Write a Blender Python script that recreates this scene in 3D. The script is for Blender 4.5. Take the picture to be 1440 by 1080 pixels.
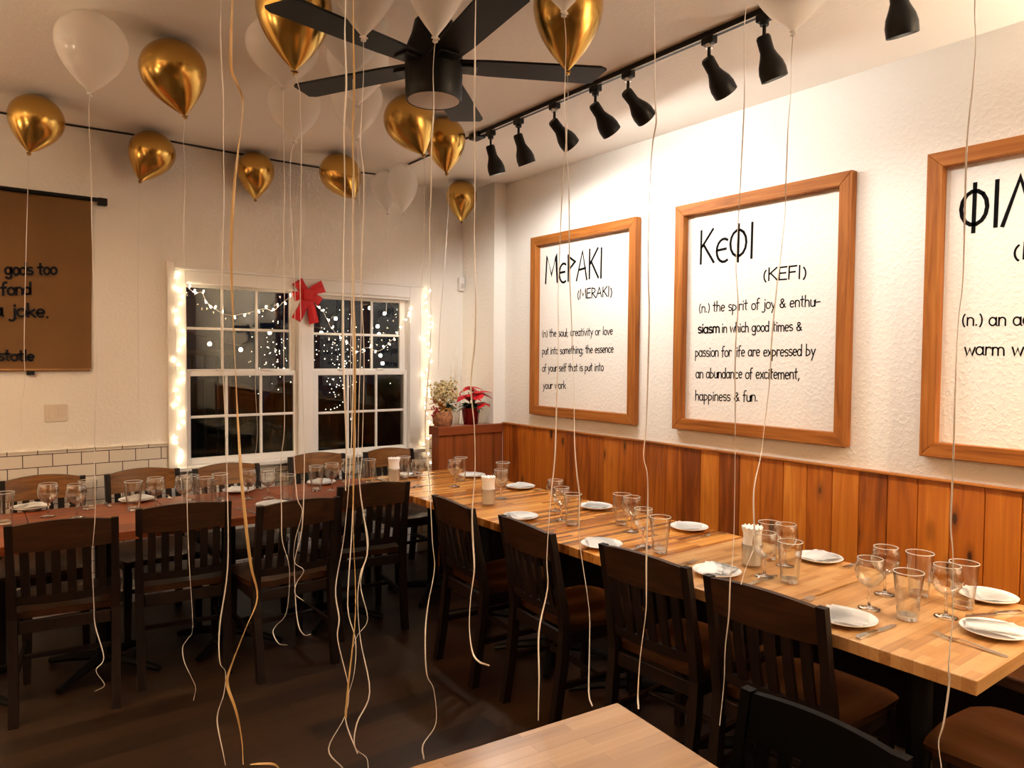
# Restaurant dining room laid for a party, gold and pearl balloons under the ceiling.
import bpy, bmesh, math, random
from mathutils import Vector, Matrix

random.seed(7)
for _o in list(bpy.data.objects):
    bpy.data.objects.remove(_o)
sc = bpy.context.scene
COL = sc.collection
PI = math.pi

# ------------------------------------------------------------------ camera
CAM_H = 1.56
F_PX, YAW, PITCH, ROLL = 1011.4, math.radians(36.8475), math.radians(2.1416), math.radians(0.4408)
_fw = Vector((math.sin(YAW) * math.cos(PITCH), math.cos(YAW) * math.cos(PITCH), -math.sin(PITCH)))
_r0 = Vector((math.cos(YAW), -math.sin(YAW), 0))
_u0 = _r0.cross(_fw)
_r = _r0 * math.cos(ROLL) + _u0 * math.sin(ROLL)
_u = -_r0 * math.sin(ROLL) + _u0 * math.cos(ROLL)
CAM = Vector((0, 0, CAM_H))
cam_data = bpy.data.cameras.new('camera')
cam_data.sensor_width = 36.0
cam_data.lens = 36.0 * F_PX / 1440.0
cam_data.clip_start = 0.02
cam = bpy.data.objects.new('camera', cam_data)
COL.objects.link(cam)
M3 = Matrix((_r, _u, -_fw)).transposed()
cam.matrix_world = Matrix.Translation(CAM) @ M3.to_4x4()
sc.camera = cam

# ------------------------------------------------------------------ world, exposure
world = bpy.data.worlds.new('night')
sc.world = world
world.use_nodes = True
world.node_tree.nodes['Background'].inputs[0].default_value = (0.010, 0.012, 0.020, 1)
world.node_tree.nodes['Background'].inputs[1].default_value = 0.25
sc.view_settings.view_transform = 'Standard'
sc.view_settings.look = 'None'
sc.view_settings.gamma = 1.0
sc.view_settings.use_curve_mapping = False
sc.view_settings.exposure = 1.10
sc.cycles.max_bounces = 10
sc.cycles.transparent_max_bounces = 24
sc.cycles.caustics_reflective = False
sc.cycles.caustics_refractive = False
sc.cycles.sample_clamp_indirect = 4.0
sc.cycles.use_denoising = True

# ------------------------------------------------------------------ room measures (metres)
XR = 3.357          # right wall
YB = 5.02           # back wall
CEIL = 2.909
TABLE = 0.75
XL, YF = -3.2, -4.2  # left wall, wall behind the camera
WAINSCOT = 1.048
TRACK_X = 2.46
HEAD_Y = [3.51, 3.24, 2.93, 2.62, 2.40, 1.94, 1.68, 1.18, 0.66, -1.00, -1.70, -2.40, -3.05]
HEAD_AIM = [(.34, .0, -.94), (.42, .0, -.90), (.76, -.05, -.65), (.72, -.05, -.70), (.80, -.05, -.60), (.72, -.05, -.70),
            (.36, -.10, -.93), (.30, 0, -.95), (.30, 0, -.95)] + [(.76, -.10, -.64)] * 4
DOWN_HEADS = (6, 7, 8)
HEAD_W = [12.5, 17.0, 5.6, 4.1, 3.5, 3.3, 5.2, 4.6, 4.6] + [110.0] * 4  # last four heads are added behind the camera for bounce light
ADDED_UPLIGHTS = [(XL, 3.8, 300.0), (XL, 1.2, 330.0), (XL, -1.4, 220.0), (XR, 0.25, 34.0), (XR, -1.0, 160.0)]  # added uplights out of view, to brighten ceiling and back wall
ADDED_TORCHIERES = [(-1.5, 2.6, 42.0)]  # added floor lamp out of view, lifts the ceiling on the left
ADDED_REAR_COL = (1.0, 0.74, 0.47)
SPOT_COL = (1.0, 0.97, 0.92)
ADDED_CANS = [(0.55, 0.75, 5.0, 62), (-0.40, 3.85, 20.0, 150), (-1.9, 3.0, 25.0, 150)]  # added downlights out of view, for table tops and chair fronts


def ray(px, py):
    return _fw + _r * ((px - 720) / F_PX) - _u * ((py - 540) / F_PX)


def on_z(px, py, z):
    d = ray(px, py); return CAM + d * ((z - CAM_H) / d.z)


def on_x(px, py, x=XR):
    d = ray(px, py); return CAM + d * (x / d.x)


def on_y(px, py, y=YB):
    d = ray(px, py); return CAM + d * (y / d.y)


def at_depth(px, py, t):
    return CAM + ray(px, py) * t


# ------------------------------------------------------------------ mesh helpers
def link(o, parent=None):
    COL.objects.link(o)
    if parent is not None:
        o.parent = parent
    return o


def obj(name, bm, mat, parent=None, smooth=False, label=None):
    me = bpy.data.meshes.new(name)
    bmesh.ops.recalc_face_normals(bm, faces=bm.faces)
    bm.to_mesh(me); bm.free()
    mats = mat if isinstance(mat, (list, tuple)) else [mat]
    for m in mats:
        me.materials.append(m)
    if smooth:
        for p in me.polygons:
            p.use_smooth = True
        if smooth != 'all':
            try:
                me.set_sharp_from_angle(angle=math.radians(smooth if smooth is not True else 40))
            except Exception:
                pass
    o = link(bpy.data.objects.new(name, me), parent)
    if label:
        o['label'] = label
    return o


def tag(o, label, cat, group=None, kind=None):
    o['label'] = label; o['category'] = cat
    if group: o['group'] = group
    if kind: o['kind'] = kind
    return o


def thing(name, label, cat, loc=(0, 0, 0), rz=0.0, group=None):
    o = link(bpy.data.objects.new(name, None))
    o.empty_display_size = 0.05
    o.location = loc; o.rotation_euler = (0, 0, rz)
    return tag(o, label, cat, group)


def struct(o):
    o['kind'] = 'structure'; return o


def copy_tree(o, parent=None):
    c = o.copy(); COL.objects.link(c)
    if parent is not None:
        c.parent = parent
    for ch in o.children:
        copy_tree(ch, c)
    return c


def box(bm, lo, hi, bevel=0.0, seg=1, mat=0):
    x0, y0, z0 = lo; x1, y1, z1 = hi
    vs = [bm.verts.new(p) for p in ((x0, y0, z0), (x1, y0, z0), (x1, y1, z0), (x0, y1, z0),
                                    (x0, y0, z1), (x1, y0, z1), (x1, y1, z1), (x0, y1, z1))]
    fs = [bm.faces.new([vs[i] for i in q]) for q in ((0, 3, 2, 1), (4, 5, 6, 7), (0, 1, 5, 4), (1, 2, 6, 5), (2, 3, 7, 6), (3, 0, 4, 7))]
    for f in fs: f.material_index = mat
    if bevel:
        es = list({e for f in fs for e in f.edges})
        bmesh.ops.bevel(bm, geom=es, offset=bevel, segments=seg, affect='EDGES', profile=0.5)
    return vs


def prism(bm, pts2, a, b, plane='xy'):
    """extrude a polygon between a and b along the remaining axis"""
    def P(p, t):
        if plane == 'xy': return (p[0], p[1], t)
        if plane == 'xz': return (p[0], t, p[1])
        return (t, p[0], p[1])
    v0 = [bm.verts.new(P(p, a)) for p in pts2]; v1 = [bm.verts.new(P(p, b)) for p in pts2]
    n = len(pts2)
    bm.faces.new(v0); bm.faces.new(v1[::-1])
    for i in range(n):
        bm.faces.new((v0[i], v0[(i + 1) % n], v1[(i + 1) % n], v1[i]))


def lathe(bm, prof, n=24, close=False, center=(0, 0, 0), mat=0):
    """revolve (r, z) pairs round z; r = 0 ends collapse to a point"""
    rings = []
    for r, z in prof:
        if r < 1e-6:
            rings.append([bm.verts.new((center[0], center[1], center[2] + z))])
        else:
            rings.append([bm.verts.new((center[0] + r * math.cos(2 * PI * i / n), center[1] + r * math.sin(2 * PI * i / n), center[2] + z)) for i in range(n)])
    pairs = list(zip(rings, rings[1:]))
    if close: pairs.append((rings[-1], rings[0]))
    for A, B in pairs:
        for i in range(n):
            j = (i + 1) % n
            if len(A) == 1 and len(B) == 1: continue
            if len(A) == 1: f = bm.faces.new((A[0], B[j], B[i]))
            elif len(B) == 1: f = bm.faces.new((A[i], A[j], B[0]))
            else: f = bm.faces.new((A[i], A[j], B[j], B[i]))
            f.material_index = mat
    return rings


def frame_of(t):
    t = t.normalized()
    a = Vector((0, 0, 1)) if abs(t.z) < 0.9 else Vector((1, 0, 0))
    n = t.cross(a).normalized()
    return n, t.cross(n).normalized()


def tube(bm, pts, r, n=8, caps=True, flat=None, twist=0.0, mat=0):
    """sweep a circle (or a flat ellipse) along points; r may be a list"""
    pts = [Vector(p) for p in pts]
    rings = []; nrm = None
    for i, p in enumerate(pts):
        t = (pts[min(i + 1, len(pts) - 1)] - pts[max(i - 1, 0)])
        if t.length < 1e-9: t = Vector((0, 0, 1))
        t.normalize()
        if nrm is None: nrm = frame_of(t)[0]
        nrm = (nrm - t * nrm.dot(t))
        nrm = nrm.normalized() if nrm.length > 1e-6 else frame_of(t)[0]
        bn = t.cross(nrm)
        rr = r[i] if isinstance(r, (list, tuple)) else r
        ra, rb = (rr, rr) if flat is None else (rr, flat)
        tw = twist * i
        ring = []
        for k in range(n):
            a = 2 * PI * k / n
            ca, sa = math.cos(a) * ra, math.sin(a) * rb
            x = ca * math.cos(tw) - sa * math.sin(tw); y = ca * math.sin(tw) + sa * math.cos(tw)
            ring.append(bm.verts.new(p + nrm * x + bn * y))
        rings.append(ring)
    for A, B in zip(rings, rings[1:]):
        for k in range(n):
            f = bm.faces.new((A[k], A[(k + 1) % n], B[(k + 1) % n], B[k])); f.material_index = mat
    if caps:
        for R in (rings[0][::-1], rings[-1]):
            f = bm.faces.new(R); f.material_index = mat


def catmull(pts, n=6):
    pts = [Vector(p) for p in pts]
    if len(pts) < 3: return pts
    out = []
    ext = [pts[0] * 2 - pts[1]] + pts + [pts[-1] * 2 - pts[-2]]
    for i in range(1, len(ext) - 2):
        p0, p1, p2, p3 = ext[i - 1:i + 3]
        for k in range(n):
            t = k / n
            out.append(0.5 * ((2 * p1) + (p2 - p0) * t + (2 * p0 - 5 * p1 + 4 * p2 - p3) * t * t + (3 * p1 - p0 - 3 * p2 + p3) * t ** 3))
    out.append(pts[-1])
    return out


def sphere(bm, c, r, u=10, v=6, mat=0):
    lathe(bm, [(r * math.sin(PI * i / v), -r * math.cos(PI * i / v)) for i in range(v + 1)], u, center=c, mat=mat)


def BM(): return bmesh.new()


# ------------------------------------------------------------------ materials
def mat_new(name):
    m = bpy.data.materials.new(name); m.use_nodes = True
    nt = m.node_tree
    return m, nt, nt.nodes['Principled BSDF'], nt.nodes, nt.links


def plain(name, col, rough=0.5, metal=0.0, spec=0.5, coat=0.0, noise=0.0, nscale=20.0, bump=0.0, bscale=60.0):
    m, nt, b, N, L = mat_new(name)
    b.inputs['Base Color'].default_value = (*col, 1)
    b.inputs['Roughness'].default_value = rough
    b.inputs['Metallic'].default_value = metal
    b.inputs['Specular IOR Level'].default_value = spec
    b.inputs['Coat Weight'].default_value = coat
    tc = N.new('ShaderNodeTexCoord')
    if noise:
        t = N.new('ShaderNodeTexNoise'); t.inputs['Scale'].default_value = nscale; t.inputs['Detail'].default_value = 4
        L.new(tc.outputs['Object'], t.inputs['Vector'])
        r = N.new('ShaderNodeValToRGB')
        r.color_ramp.elements[0].position = 0.3; r.color_ramp.elements[1].position = 0.7
        r.color_ramp.elements[0].color = (*[c * (1 - noise) for c in col], 1)
        r.color_ramp.elements[1].color = (*[min(1, c * (1 + noise)) for c in col], 1)
        L.new(t.outputs['Fac'], r.inputs['Fac']); L.new(r.outputs['Color'], b.inputs['Base Color'])
    if bump:
        t = N.new('ShaderNodeTexNoise'); t.inputs['Scale'].default_value = bscale; t.inputs['Detail'].default_value = 3
        L.new(tc.outputs['Object'], t.inputs['Vector'])
        k = N.new('ShaderNodeBump'); k.inputs['Strength'].default_value = bump; k.inputs['Distance'].default_value = 0.004
        L.new(t.outputs['Fac'], k.inputs['Height']); L.new(k.outputs['Normal'], b.inputs['Normal'])
    return m


def ramp(N, stops):
    r = N.new('ShaderNodeValToRGB')
    el = r.color_ramp.elements
    while len(el) < len(stops): el.new(0.5)
    for e, (p, c) in zip(el, stops):
        e.position = p; e.color = (*c, 1)
    return r


def grain_wood(name, stops, axis='x', scale=9.0, stretch=14.0, rough=0.4, coat=0.0, stave=None, per_object=True, knots=False, bump=0.08, weave=0.35, board=None, spec=0.5, mortar=0.0006):
    """wood with grain along one object axis; stave=(length, width) adds glued strips, board = width of boards across y"""
    m, nt, b, N, L = mat_new(name)
    tc = N.new('ShaderNodeTexCoord')
    vec = tc.outputs['Object']
    if per_object:
        oi = N.new('ShaderNodeObjectInfo')
        mul = N.new('ShaderNodeVectorMath'); mul.operation = 'SCALE'
        cmb = N.new('ShaderNodeCombineXYZ')
        for i in range(3): L.new(oi.outputs['Random'], cmb.inputs[i])
        L.new(cmb.outputs[0], mul.inputs[0]); mul.inputs['Scale'].default_value = 37.0
        add = N.new('ShaderNodeVectorMath'); add.operation = 'ADD'
        L.new(vec, add.inputs[0]); L.new(mul.outputs[0], add.inputs[1]); vec = add.outputs[0]
    fac_board = None
    if board:
        sep = N.new('ShaderNodeSeparateXYZ'); L.new(tc.outputs['Object'], sep.inputs[0])
        dv = N.new('ShaderNodeMath'); dv.operation = 'DIVIDE'; L.new(sep.outputs['Y'], dv.inputs[0]); dv.inputs[1].default_value = board
        fl = N.new('ShaderNodeMath'); fl.operation = 'FLOOR'; L.new(dv.outputs[0], fl.inputs[0])
        wn = N.new('ShaderNodeTexWhiteNoise'); wn.noise_dimensions = '1D'; L.new(fl.outputs[0], wn.inputs['W'])
        fac_board = wn.outputs['Value']
        sc2 = N.new('ShaderNodeVectorMath'); sc2.operation = 'SCALE'; L.new(wn.outputs['Color'], sc2.inputs[0]); sc2.inputs['Scale'].default_value = 9.0
        ad2 = N.new('ShaderNodeVectorMath'); ad2.operation = 'ADD'; L.new(vec, ad2.inputs[0]); L.new(sc2.outputs[0], ad2.inputs[1]); vec = ad2.outputs[0]
    mp = N.new('ShaderNodeMapping')
    s = [scale * stretch ** 0.5] * 3
    s['xyz'.index(axis)] = scale / stretch ** 0.5
    mp.inputs['Scale'].default_value = s
    L.new(vec, mp.inputs['Vector'])
    n1 = N.new('ShaderNodeTexNoise'); n1.inputs['Scale'].default_value = 1.0; n1.inputs['Detail'].default_value = 6; n1.inputs['Distortion'].default_value = 1.2
    L.new(mp.outputs[0], n1.inputs['Vector'])
    fac = n1.outputs['Fac']
    if stave:
        bt = N.new('ShaderNodeTexBrick')
        bt.inputs['Scale'].default_value = 1.0
        bt.inputs['Brick Width'].default_value = stave[0]; bt.inputs['Row Height'].default_value = stave[1]
        bt.inputs['Mortar Size'].default_value = mortar; bt.inputs['Bias'].default_value = 0.0
        bt.inputs['Color1'].default_value = (0, 0, 0, 1); bt.inputs['Color2'].default_value = (1, 1, 1, 1); bt.inputs['Mortar'].default_value = (0.15, 0.15, 0.15, 1)
        bt.offset = 0.37
        L.new(vec, bt.inputs['Vector'])
        mx = N.new('ShaderNodeMix'); mx.data_type = 'FLOAT'; mx.inputs['Factor'].default_value = weave
        L.new(fac, mx.inputs[2]); L.new(bt.outputs['Color'], mx.inputs[3]); fac = mx.outputs[0]
    if fac_board is not None:
        mx = N.new('ShaderNodeMix'); mx.data_type = 'FLOAT'; mx.inputs['Factor'].default_value = weave
        L.new(fac, mx.inputs[2]); L.new(fac_board, mx.inputs[3]); fac = mx.outputs[0]
    r = ramp(N, stops); L.new(fac, r.inputs['Fac'])
    col = r.outputs['Color']
    if knots:
        vo = N.new('ShaderNodeTexVoronoi'); vo.inputs['Scale'].default_value = 1.0
        mk = N.new('ShaderNodeMapping'); ks = [7.0] * 3; ks['xyz'.index(axis)] = 2.8; mk.inputs['Scale'].default_value = ks
        L.new(vec, mk.inputs['Vector']); L.new(mk.outputs[0], vo.inputs['Vector'])
        kr = ramp(N, [(0.0, (1, 1, 1)), (0.080, (0.95, 0.95, 0.95)), (0.105, (0.38, 0.38, 0.38)), (0.22, (0, 0, 0))]); L.new(vo.outputs['Distance'], kr.inputs['Fac'])
        mc = N.new('ShaderNodeMix'); mc.data_type = 'RGBA'
        L.new(kr.outputs['Color'], mc.inputs['Factor']); L.new(col, mc.inputs[6]); mc.inputs[7].default_value = (0.035, 0.008, 0.002, 1)
        col = mc.outputs[2]
    L.new(col, b.inputs['Base Color'])
    b.inputs['Specular IOR Level'].default_value = spec
    b.inputs['Roughness'].default_value = rough; b.inputs['Coat Weight'].default_value = coat; b.inputs['Coat Roughness'].default_value = 0.15
    k = N.new('ShaderNodeBump'); k.inputs['Strength'].default_value = bump; k.inputs['Distance'].default_value = 0.003
    L.new(n1.outputs['Fac'], k.inputs['Height']); L.new(k.outputs['Normal'], b.inputs['Normal'])
    return m


def plaster(name, col, strength=0.25, scale=55.0):
    m, nt, b, N, L = mat_new(name)
    b.inputs['Base Color'].default_value = (*col, 1); b.inputs['Roughness'].default_value = 0.6
    b.inputs['Specular IOR Level'].default_value = 0.3
    tc = N.new('ShaderNodeTexCoord')
    t = N.new('ShaderNodeTexNoise'); t.inputs['Scale'].default_value = scale; t.inputs['Detail'].default_value = 3; t.inputs['Roughness'].default_value = 0.55
    L.new(tc.outputs['Object'], t.inputs['Vector'])
    r = ramp(N, [(0.48, (0, 0, 0)), (0.62, (1, 1, 1))]); L.new(t.outputs['Fac'], r.inputs['Fac'])
    k = N.new('ShaderNodeBump'); k.inputs['Strength'].default_value = strength; k.inputs['Distance'].default_value = 0.004
    L.new(r.outputs['Color'], k.inputs['Height']); L.new(k.outputs['Normal'], b.inputs['Normal'])
    return m


def emit(name, col, strength):
    m, nt, b, N, L = mat_new(name)
    b.inputs['Base Color'].default_value = (*[min(1, c) for c in col], 1)
    b.inputs['Emission Color'].default_value = (*col, 1); b.inputs['Emission Strength'].default_value = strength
    return m


def sheet_glass(name, tint=(1, 1, 1), fres=1.45, edge=0.0, gloss_rough=0.0, boost=1.0):
    """thin clear glass: what is behind shows through, grazing parts mirror the room"""
    m, nt, b, N, L = mat_new(name)
    N.remove(b)
    tr = N.new('ShaderNodeBsdfTransparent'); tr.inputs[0].default_value = (*tint, 1)
    gl = N.new('ShaderNodeBsdfGlossy'); gl.inputs['Roughness'].default_value = gloss_rough
    lw = N.new('ShaderNodeLayerWeight'); lw.inputs['Blend'].default_value = 0.5
    pw = N.new('ShaderNodeMath'); pw.operation = 'POWER'; pw.inputs[1].default_value = 2.0; L.new(lw.outputs['Facing'], pw.inputs[0])
    mu = N.new('ShaderNodeMath'); mu.operation = 'MULTIPLY_ADD'; mu.use_clamp = True
    mu.inputs[1].default_value = 0.85 * boost; mu.inputs[2].default_value = 0.045 * boost
    L.new(pw.outputs[0], mu.inputs[0]); fac = mu.outputs[0]
    mx = N.new('ShaderNodeMixShader')
    L.new(fac, mx.inputs[0]); L.new(tr.outputs[0], mx.inputs[1]); L.new(gl.outputs[0], mx.inputs[2])
    L.new(mx.outputs[0], N['Material Output'].inputs['Surface'])
    return m


def solid_glass(name):
    m, nt, b, N, L = mat_new(name)
    b.inputs['Base Color'].default_value = (1, 1, 1, 1); b.inputs['Transmission Weight'].default_value = 1.0
    b.inputs['Roughness'].default_value = 0.02; b.inputs['IOR'].default_value = 1.5
    return m


M = {}
M['wall'] = plaster('warm white knockdown plaster', (0.87, 0.84, 0.78), 0.30, 48)
M['dark_wall'] = plain('unseen wall darkened brown', (0.10, 0.055, 0.030), 0.6, noise=0.2, nscale=6)  # for the unseen walls, made dark to cut bounce light
M['ceiling'] = plaster('ceiling paint', (0.88, 0.82, 0.74), 0.12, 40)
M['trim'] = plain('white gloss paint', (0.80, 0.76, 0.70), 0.35)
M['vinyl'] = plain('white window vinyl', (0.82, 0.80, 0.77), 0.3)
M['frame_wood'] = grain_wood('orange stained fir', [(0.25, (0.17, 0.048, 0.009)), (0.5, (0.34, 0.112, 0.020)), (0.75, (0.45, 0.17, 0.036))], 'z', 7, 18, 0.55, 0.0, spec=0.2)
M['frame_wood_flat'] = grain_wood('orange stained fir rail', [(0.25, (0.17, 0.048, 0.009)), (0.5, (0.34, 0.112, 0.020)), (0.75, (0.45, 0.17, 0.036))], 'y', 7, 18, 0.55, 0.0, spec=0.2)
M['pine'] = grain_wood('knotty pine boards', [(0.28, (0.17, 0.036, 0.004)), (0.45, (0.39, 0.100, 0.009)), (0.62, (0.50, 0.150, 0.014)), (0.78, (0.66, 0.25, 0.035))], 'z', 6.5, 16, 0.38, 0.25, knots=True, board=0.132, weave=0.38, per_object=False)
M['pine_flat'] = grain_wood('reddish pine boards', [(0.2, (0.13, 0.030, 0.008)), (0.5, (0.24, 0.060, 0.014)), (0.8, (0.33, 0.10, 0.022))], 'z', 5, 22, 0.38, 0.25, weave=0.4)
M['pine_cap'] = grain_wood('dark red pine cap', [(0.2, (0.13, 0.026, 0.008)), (0.5, (0.22, 0.050, 0.014)), (0.8, (0.28, 0.075, 0.022))], 'x', 5, 22, 0.35, 0.25)
M['block_light'] = grain_wood('pale butcher block', [(0.15, (0.24, 0.105, 0.032)), (0.42, (0.50, 0.255, 0.088)), (0.6, (0.59, 0.33, 0.13)), (0.9, (0.66, 0.41, 0.18))], 'x', 8, 26, 0.3, 0.35, stave=(0.24, 0.030), weave=0.42)
M['block_mid'] = grain_wood('amber striped block', [(0.22, (0.13, 0.036, 0.006)), (0.44, (0.44, 0.155, 0.026)), (0.54, (0.64, 0.27, 0.055)), (0.76, (0.78, 0.41, 0.11))], 'x', 8, 34, 0.26, 0.4, stave=(0.9, 0.030), weave=0.42)
M['plank_red'] = grain_wood('red brown plank top', [(0.2, (0.085, 0.016, 0.005)), (0.45, (0.20, 0.046, 0.012)), (0.62, (0.27, 0.070, 0.018)), (0.88, (0.36, 0.11, 0.032))], 'x', 7, 26, 0.42, 0.0, stave=(1.9, 0.127), weave=0.3, spec=0.25, mortar=0.0035)
M['block_front'] = grain_wood('tan butcher block', [(0.12, (0.10, 0.050, 0.019)), (0.40, (0.28, 0.155, 0.062)), (0.62, (0.36, 0.21, 0.090)), (0.9, (0.43, 0.275, 0.13))], 'x', 8, 26, 0.32, 0.3, stave=(0.30, 0.034), weave=0.45)
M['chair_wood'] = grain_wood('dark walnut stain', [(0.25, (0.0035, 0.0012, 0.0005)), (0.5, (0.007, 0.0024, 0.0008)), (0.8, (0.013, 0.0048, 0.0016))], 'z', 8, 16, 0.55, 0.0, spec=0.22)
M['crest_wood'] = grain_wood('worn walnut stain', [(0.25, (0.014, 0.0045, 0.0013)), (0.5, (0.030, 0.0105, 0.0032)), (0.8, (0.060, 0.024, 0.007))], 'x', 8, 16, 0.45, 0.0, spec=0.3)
M['crest_lit'] = grain_wood('crest front lightened as if lit from above', [(0.25, (0.075, 0.026, 0.005)), (0.5, (0.16, 0.062, 0.012)), (0.8, (0.25, 0.11, 0.024))], 'x', 8, 16, 0.42, 0.0, spec=0.3)  # overhead light on the crest fronts put into the colour
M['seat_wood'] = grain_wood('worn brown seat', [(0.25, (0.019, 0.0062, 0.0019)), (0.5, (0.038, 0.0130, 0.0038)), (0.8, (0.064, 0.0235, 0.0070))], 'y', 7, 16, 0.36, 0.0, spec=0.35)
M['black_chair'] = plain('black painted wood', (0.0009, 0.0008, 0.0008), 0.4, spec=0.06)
M['iron'] = plain('black cast iron', (0.003, 0.0028, 0.0025), 0.55, spec=0.2)
M['black'] = plain('matt black metal', (0.003, 0.0028, 0.0025), 0.42, spec=0.3)
M['fan_black'] = plain('matt black fan', (0.004, 0.0035, 0.003), 0.45, spec=0.2)
M['silver'] = plain('brushed steel', (0.62, 0.60, 0.57), 0.22, 1.0)
M['steel'] = plain('stainless cutlery', (0.60, 0.58, 0.55), 0.22, 1.0)
M['china'] = plain('white china', (0.92, 0.90, 0.87), 0.2, coat=0.3)
M['paper'] = plain('white paper napkin', (0.94, 0.93, 0.91), 0.85, bump=0.1, bscale=240)
M['fan_lens'] = plain('frosted fan lens', (0.62, 0.57, 0.52), 0.5)
M['glass'] = sheet_glass('clear drinking glass', (0.985, 0.985, 0.975), 1.5, boost=1.25)
M['glass_solid'] = solid_glass('thick clear glass')
M['rim_glint'] = plain('painted rim glint', (0.80, 0.78, 0.74), 0.08, spec=0.8)  # off-white rim colour stands in for reflections of the bright wall
M['pane'] = sheet_glass('window pane', (0.80, 0.82, 0.80), 1.5, boost=0.6)
M['gold_balloon'] = plain('chrome gold latex', (0.60, 0.37, 0.095), 0.22, 0.95)
M['ribbon_white'] = plain('white curling ribbon', (0.78, 0.74, 0.70), 0.4)
M['ribbon_gold'] = plain('gold curling ribbon', (0.52, 0.34, 0.14), 0.4)
M['knot_dark'] = plain('gathered gold latex', (0.16, 0.075, 0.02), 0.3, 0.5)
M['kraft'] = plain('brown kraft paper', (0.31, 0.155, 0.048), 0.7, noise=0.08, nscale=5, bump=0.1, bscale=90)
M['ink'] = plain('black lettering paint', (0.004, 0.004, 0.004), 0.7, spec=0.05)
M['ink_blue'] = plain('dark marker lettering', (0.010, 0.010, 0.014), 0.7, spec=0.1)
M['plastic'] = plain('ivory switch plastic', (0.70, 0.62, 0.52), 0.35)
M['white_plastic'] = plain('white sensor plastic', (0.82, 0.80, 0.77), 0.35)
M['red'] = plain('red glitter foil', (0.55, 0.008, 0.012), 0.25, 0.35, noise=0.75, nscale=420, bump=0.6, bscale=420)
M['bract'] = plain('red poinsettia bract', (0.62, 0.010, 0.018), 0.45, noise=0.2, nscale=30)
M['leaf'] = plain('dark green leaf', (0.020, 0.045, 0.014), 0.45)
M['foil'] = plain('dark red pot foil', (0.16, 0.006, 0.008), 0.25, 0.6, bump=0.5, bscale=60)
M['petal'] = plain('cream hydrangea petal', (0.62, 0.50, 0.26), 0.6, noise=0.3, nscale=25)
M['petal_amber'] = plain('amber autumn leaf', (0.50, 0.24, 0.05), 0.55)
M['berry'] = plain('red berry', (0.35, 0.008, 0.012), 0.25)
M['burlap'] = plain('rust burlap wrap', (0.30, 0.12, 0.05), 0.8, noise=0.6, nscale=45, bump=0.6, bscale=70)
M['twig'] = plain('white glitter twig', (0.74, 0.68, 0.58), 0.4)
M['wire'] = plain('white light cord', (0.72, 0.68, 0.60), 0.5)
M['cable'] = plain('black power cable', (0.012, 0.010, 0.010), 0.5)
M['bulb'] = emit('warm fairy light', (1.0, 0.78, 0.50), 20.0)
M['festoon'] = emit('yard festoon bulb', (1.0, 0.82, 0.52), 22.0)
M['sparkle'] = emit('yard fairy light', (1.0, 0.86, 0.66), 9.0)
M['lamp'] = emit('lit lamp face', (1.0, 0.84, 0.62), 18.0)
M['night_ground'] = plain('dark yard paving', (0.05, 0.05, 0.035), 0.8, noise=0.5, nscale=4)
M['night_metal'] = plain('yard steel', (0.16, 0.15, 0.14), 0.5)
M['rail_black'] = plain('black railing', (0.01, 0.01, 0.01), 0.4)
M['hedge'] = plain('dark hedge', (0.02, 0.028, 0.012), 0.8)


def tile_mat():
    m, nt, b, N, L = mat_new('white subway tile')
    tc = N.new('ShaderNodeTexCoord')
    sp = N.new('ShaderNodeSeparateXYZ'); L.new(tc.outputs['Object'], sp.inputs[0])
    cb = N.new('ShaderNodeCombineXYZ'); L.new(sp.outputs['X'], cb.inputs[0]); L.new(sp.outputs['Z'], cb.inputs[1])
    bt = N.new('ShaderNodeTexBrick'); bt.inputs['Scale'].default_value = 1.0
    bt.inputs['Brick Width'].default_value = 0.1467; bt.inputs['Row Height'].default_value = 0.0745
    bt.inputs['Mortar Size'].default_value = 0.0022; bt.inputs['Mortar Smooth'].default_value = 0.0
    bt.inputs['Color1'].default_value = (0.74, 0.68, 0.60, 1); bt.inputs['Color2'].default_value = (0.78, 0.72, 0.64, 1); bt.inputs['Mortar'].default_value = (0.055, 0.035, 0.022, 1)
    L.new(cb.outputs[0], bt.inputs['Vector'])
    L.new(bt.outputs['Color'], b.inputs['Base Color'])
    b.inputs['Roughness'].default_value = 0.16
    k = N.new('ShaderNodeBump'); k.invert = True; k.inputs['Strength'].default_value = 0.5; k.inputs['Distance'].default_value = 0.003
    L.new(bt.outputs['Fac'], k.inputs['Height']); L.new(k.outputs['Normal'], b.inputs['Normal'])
    return m


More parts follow.
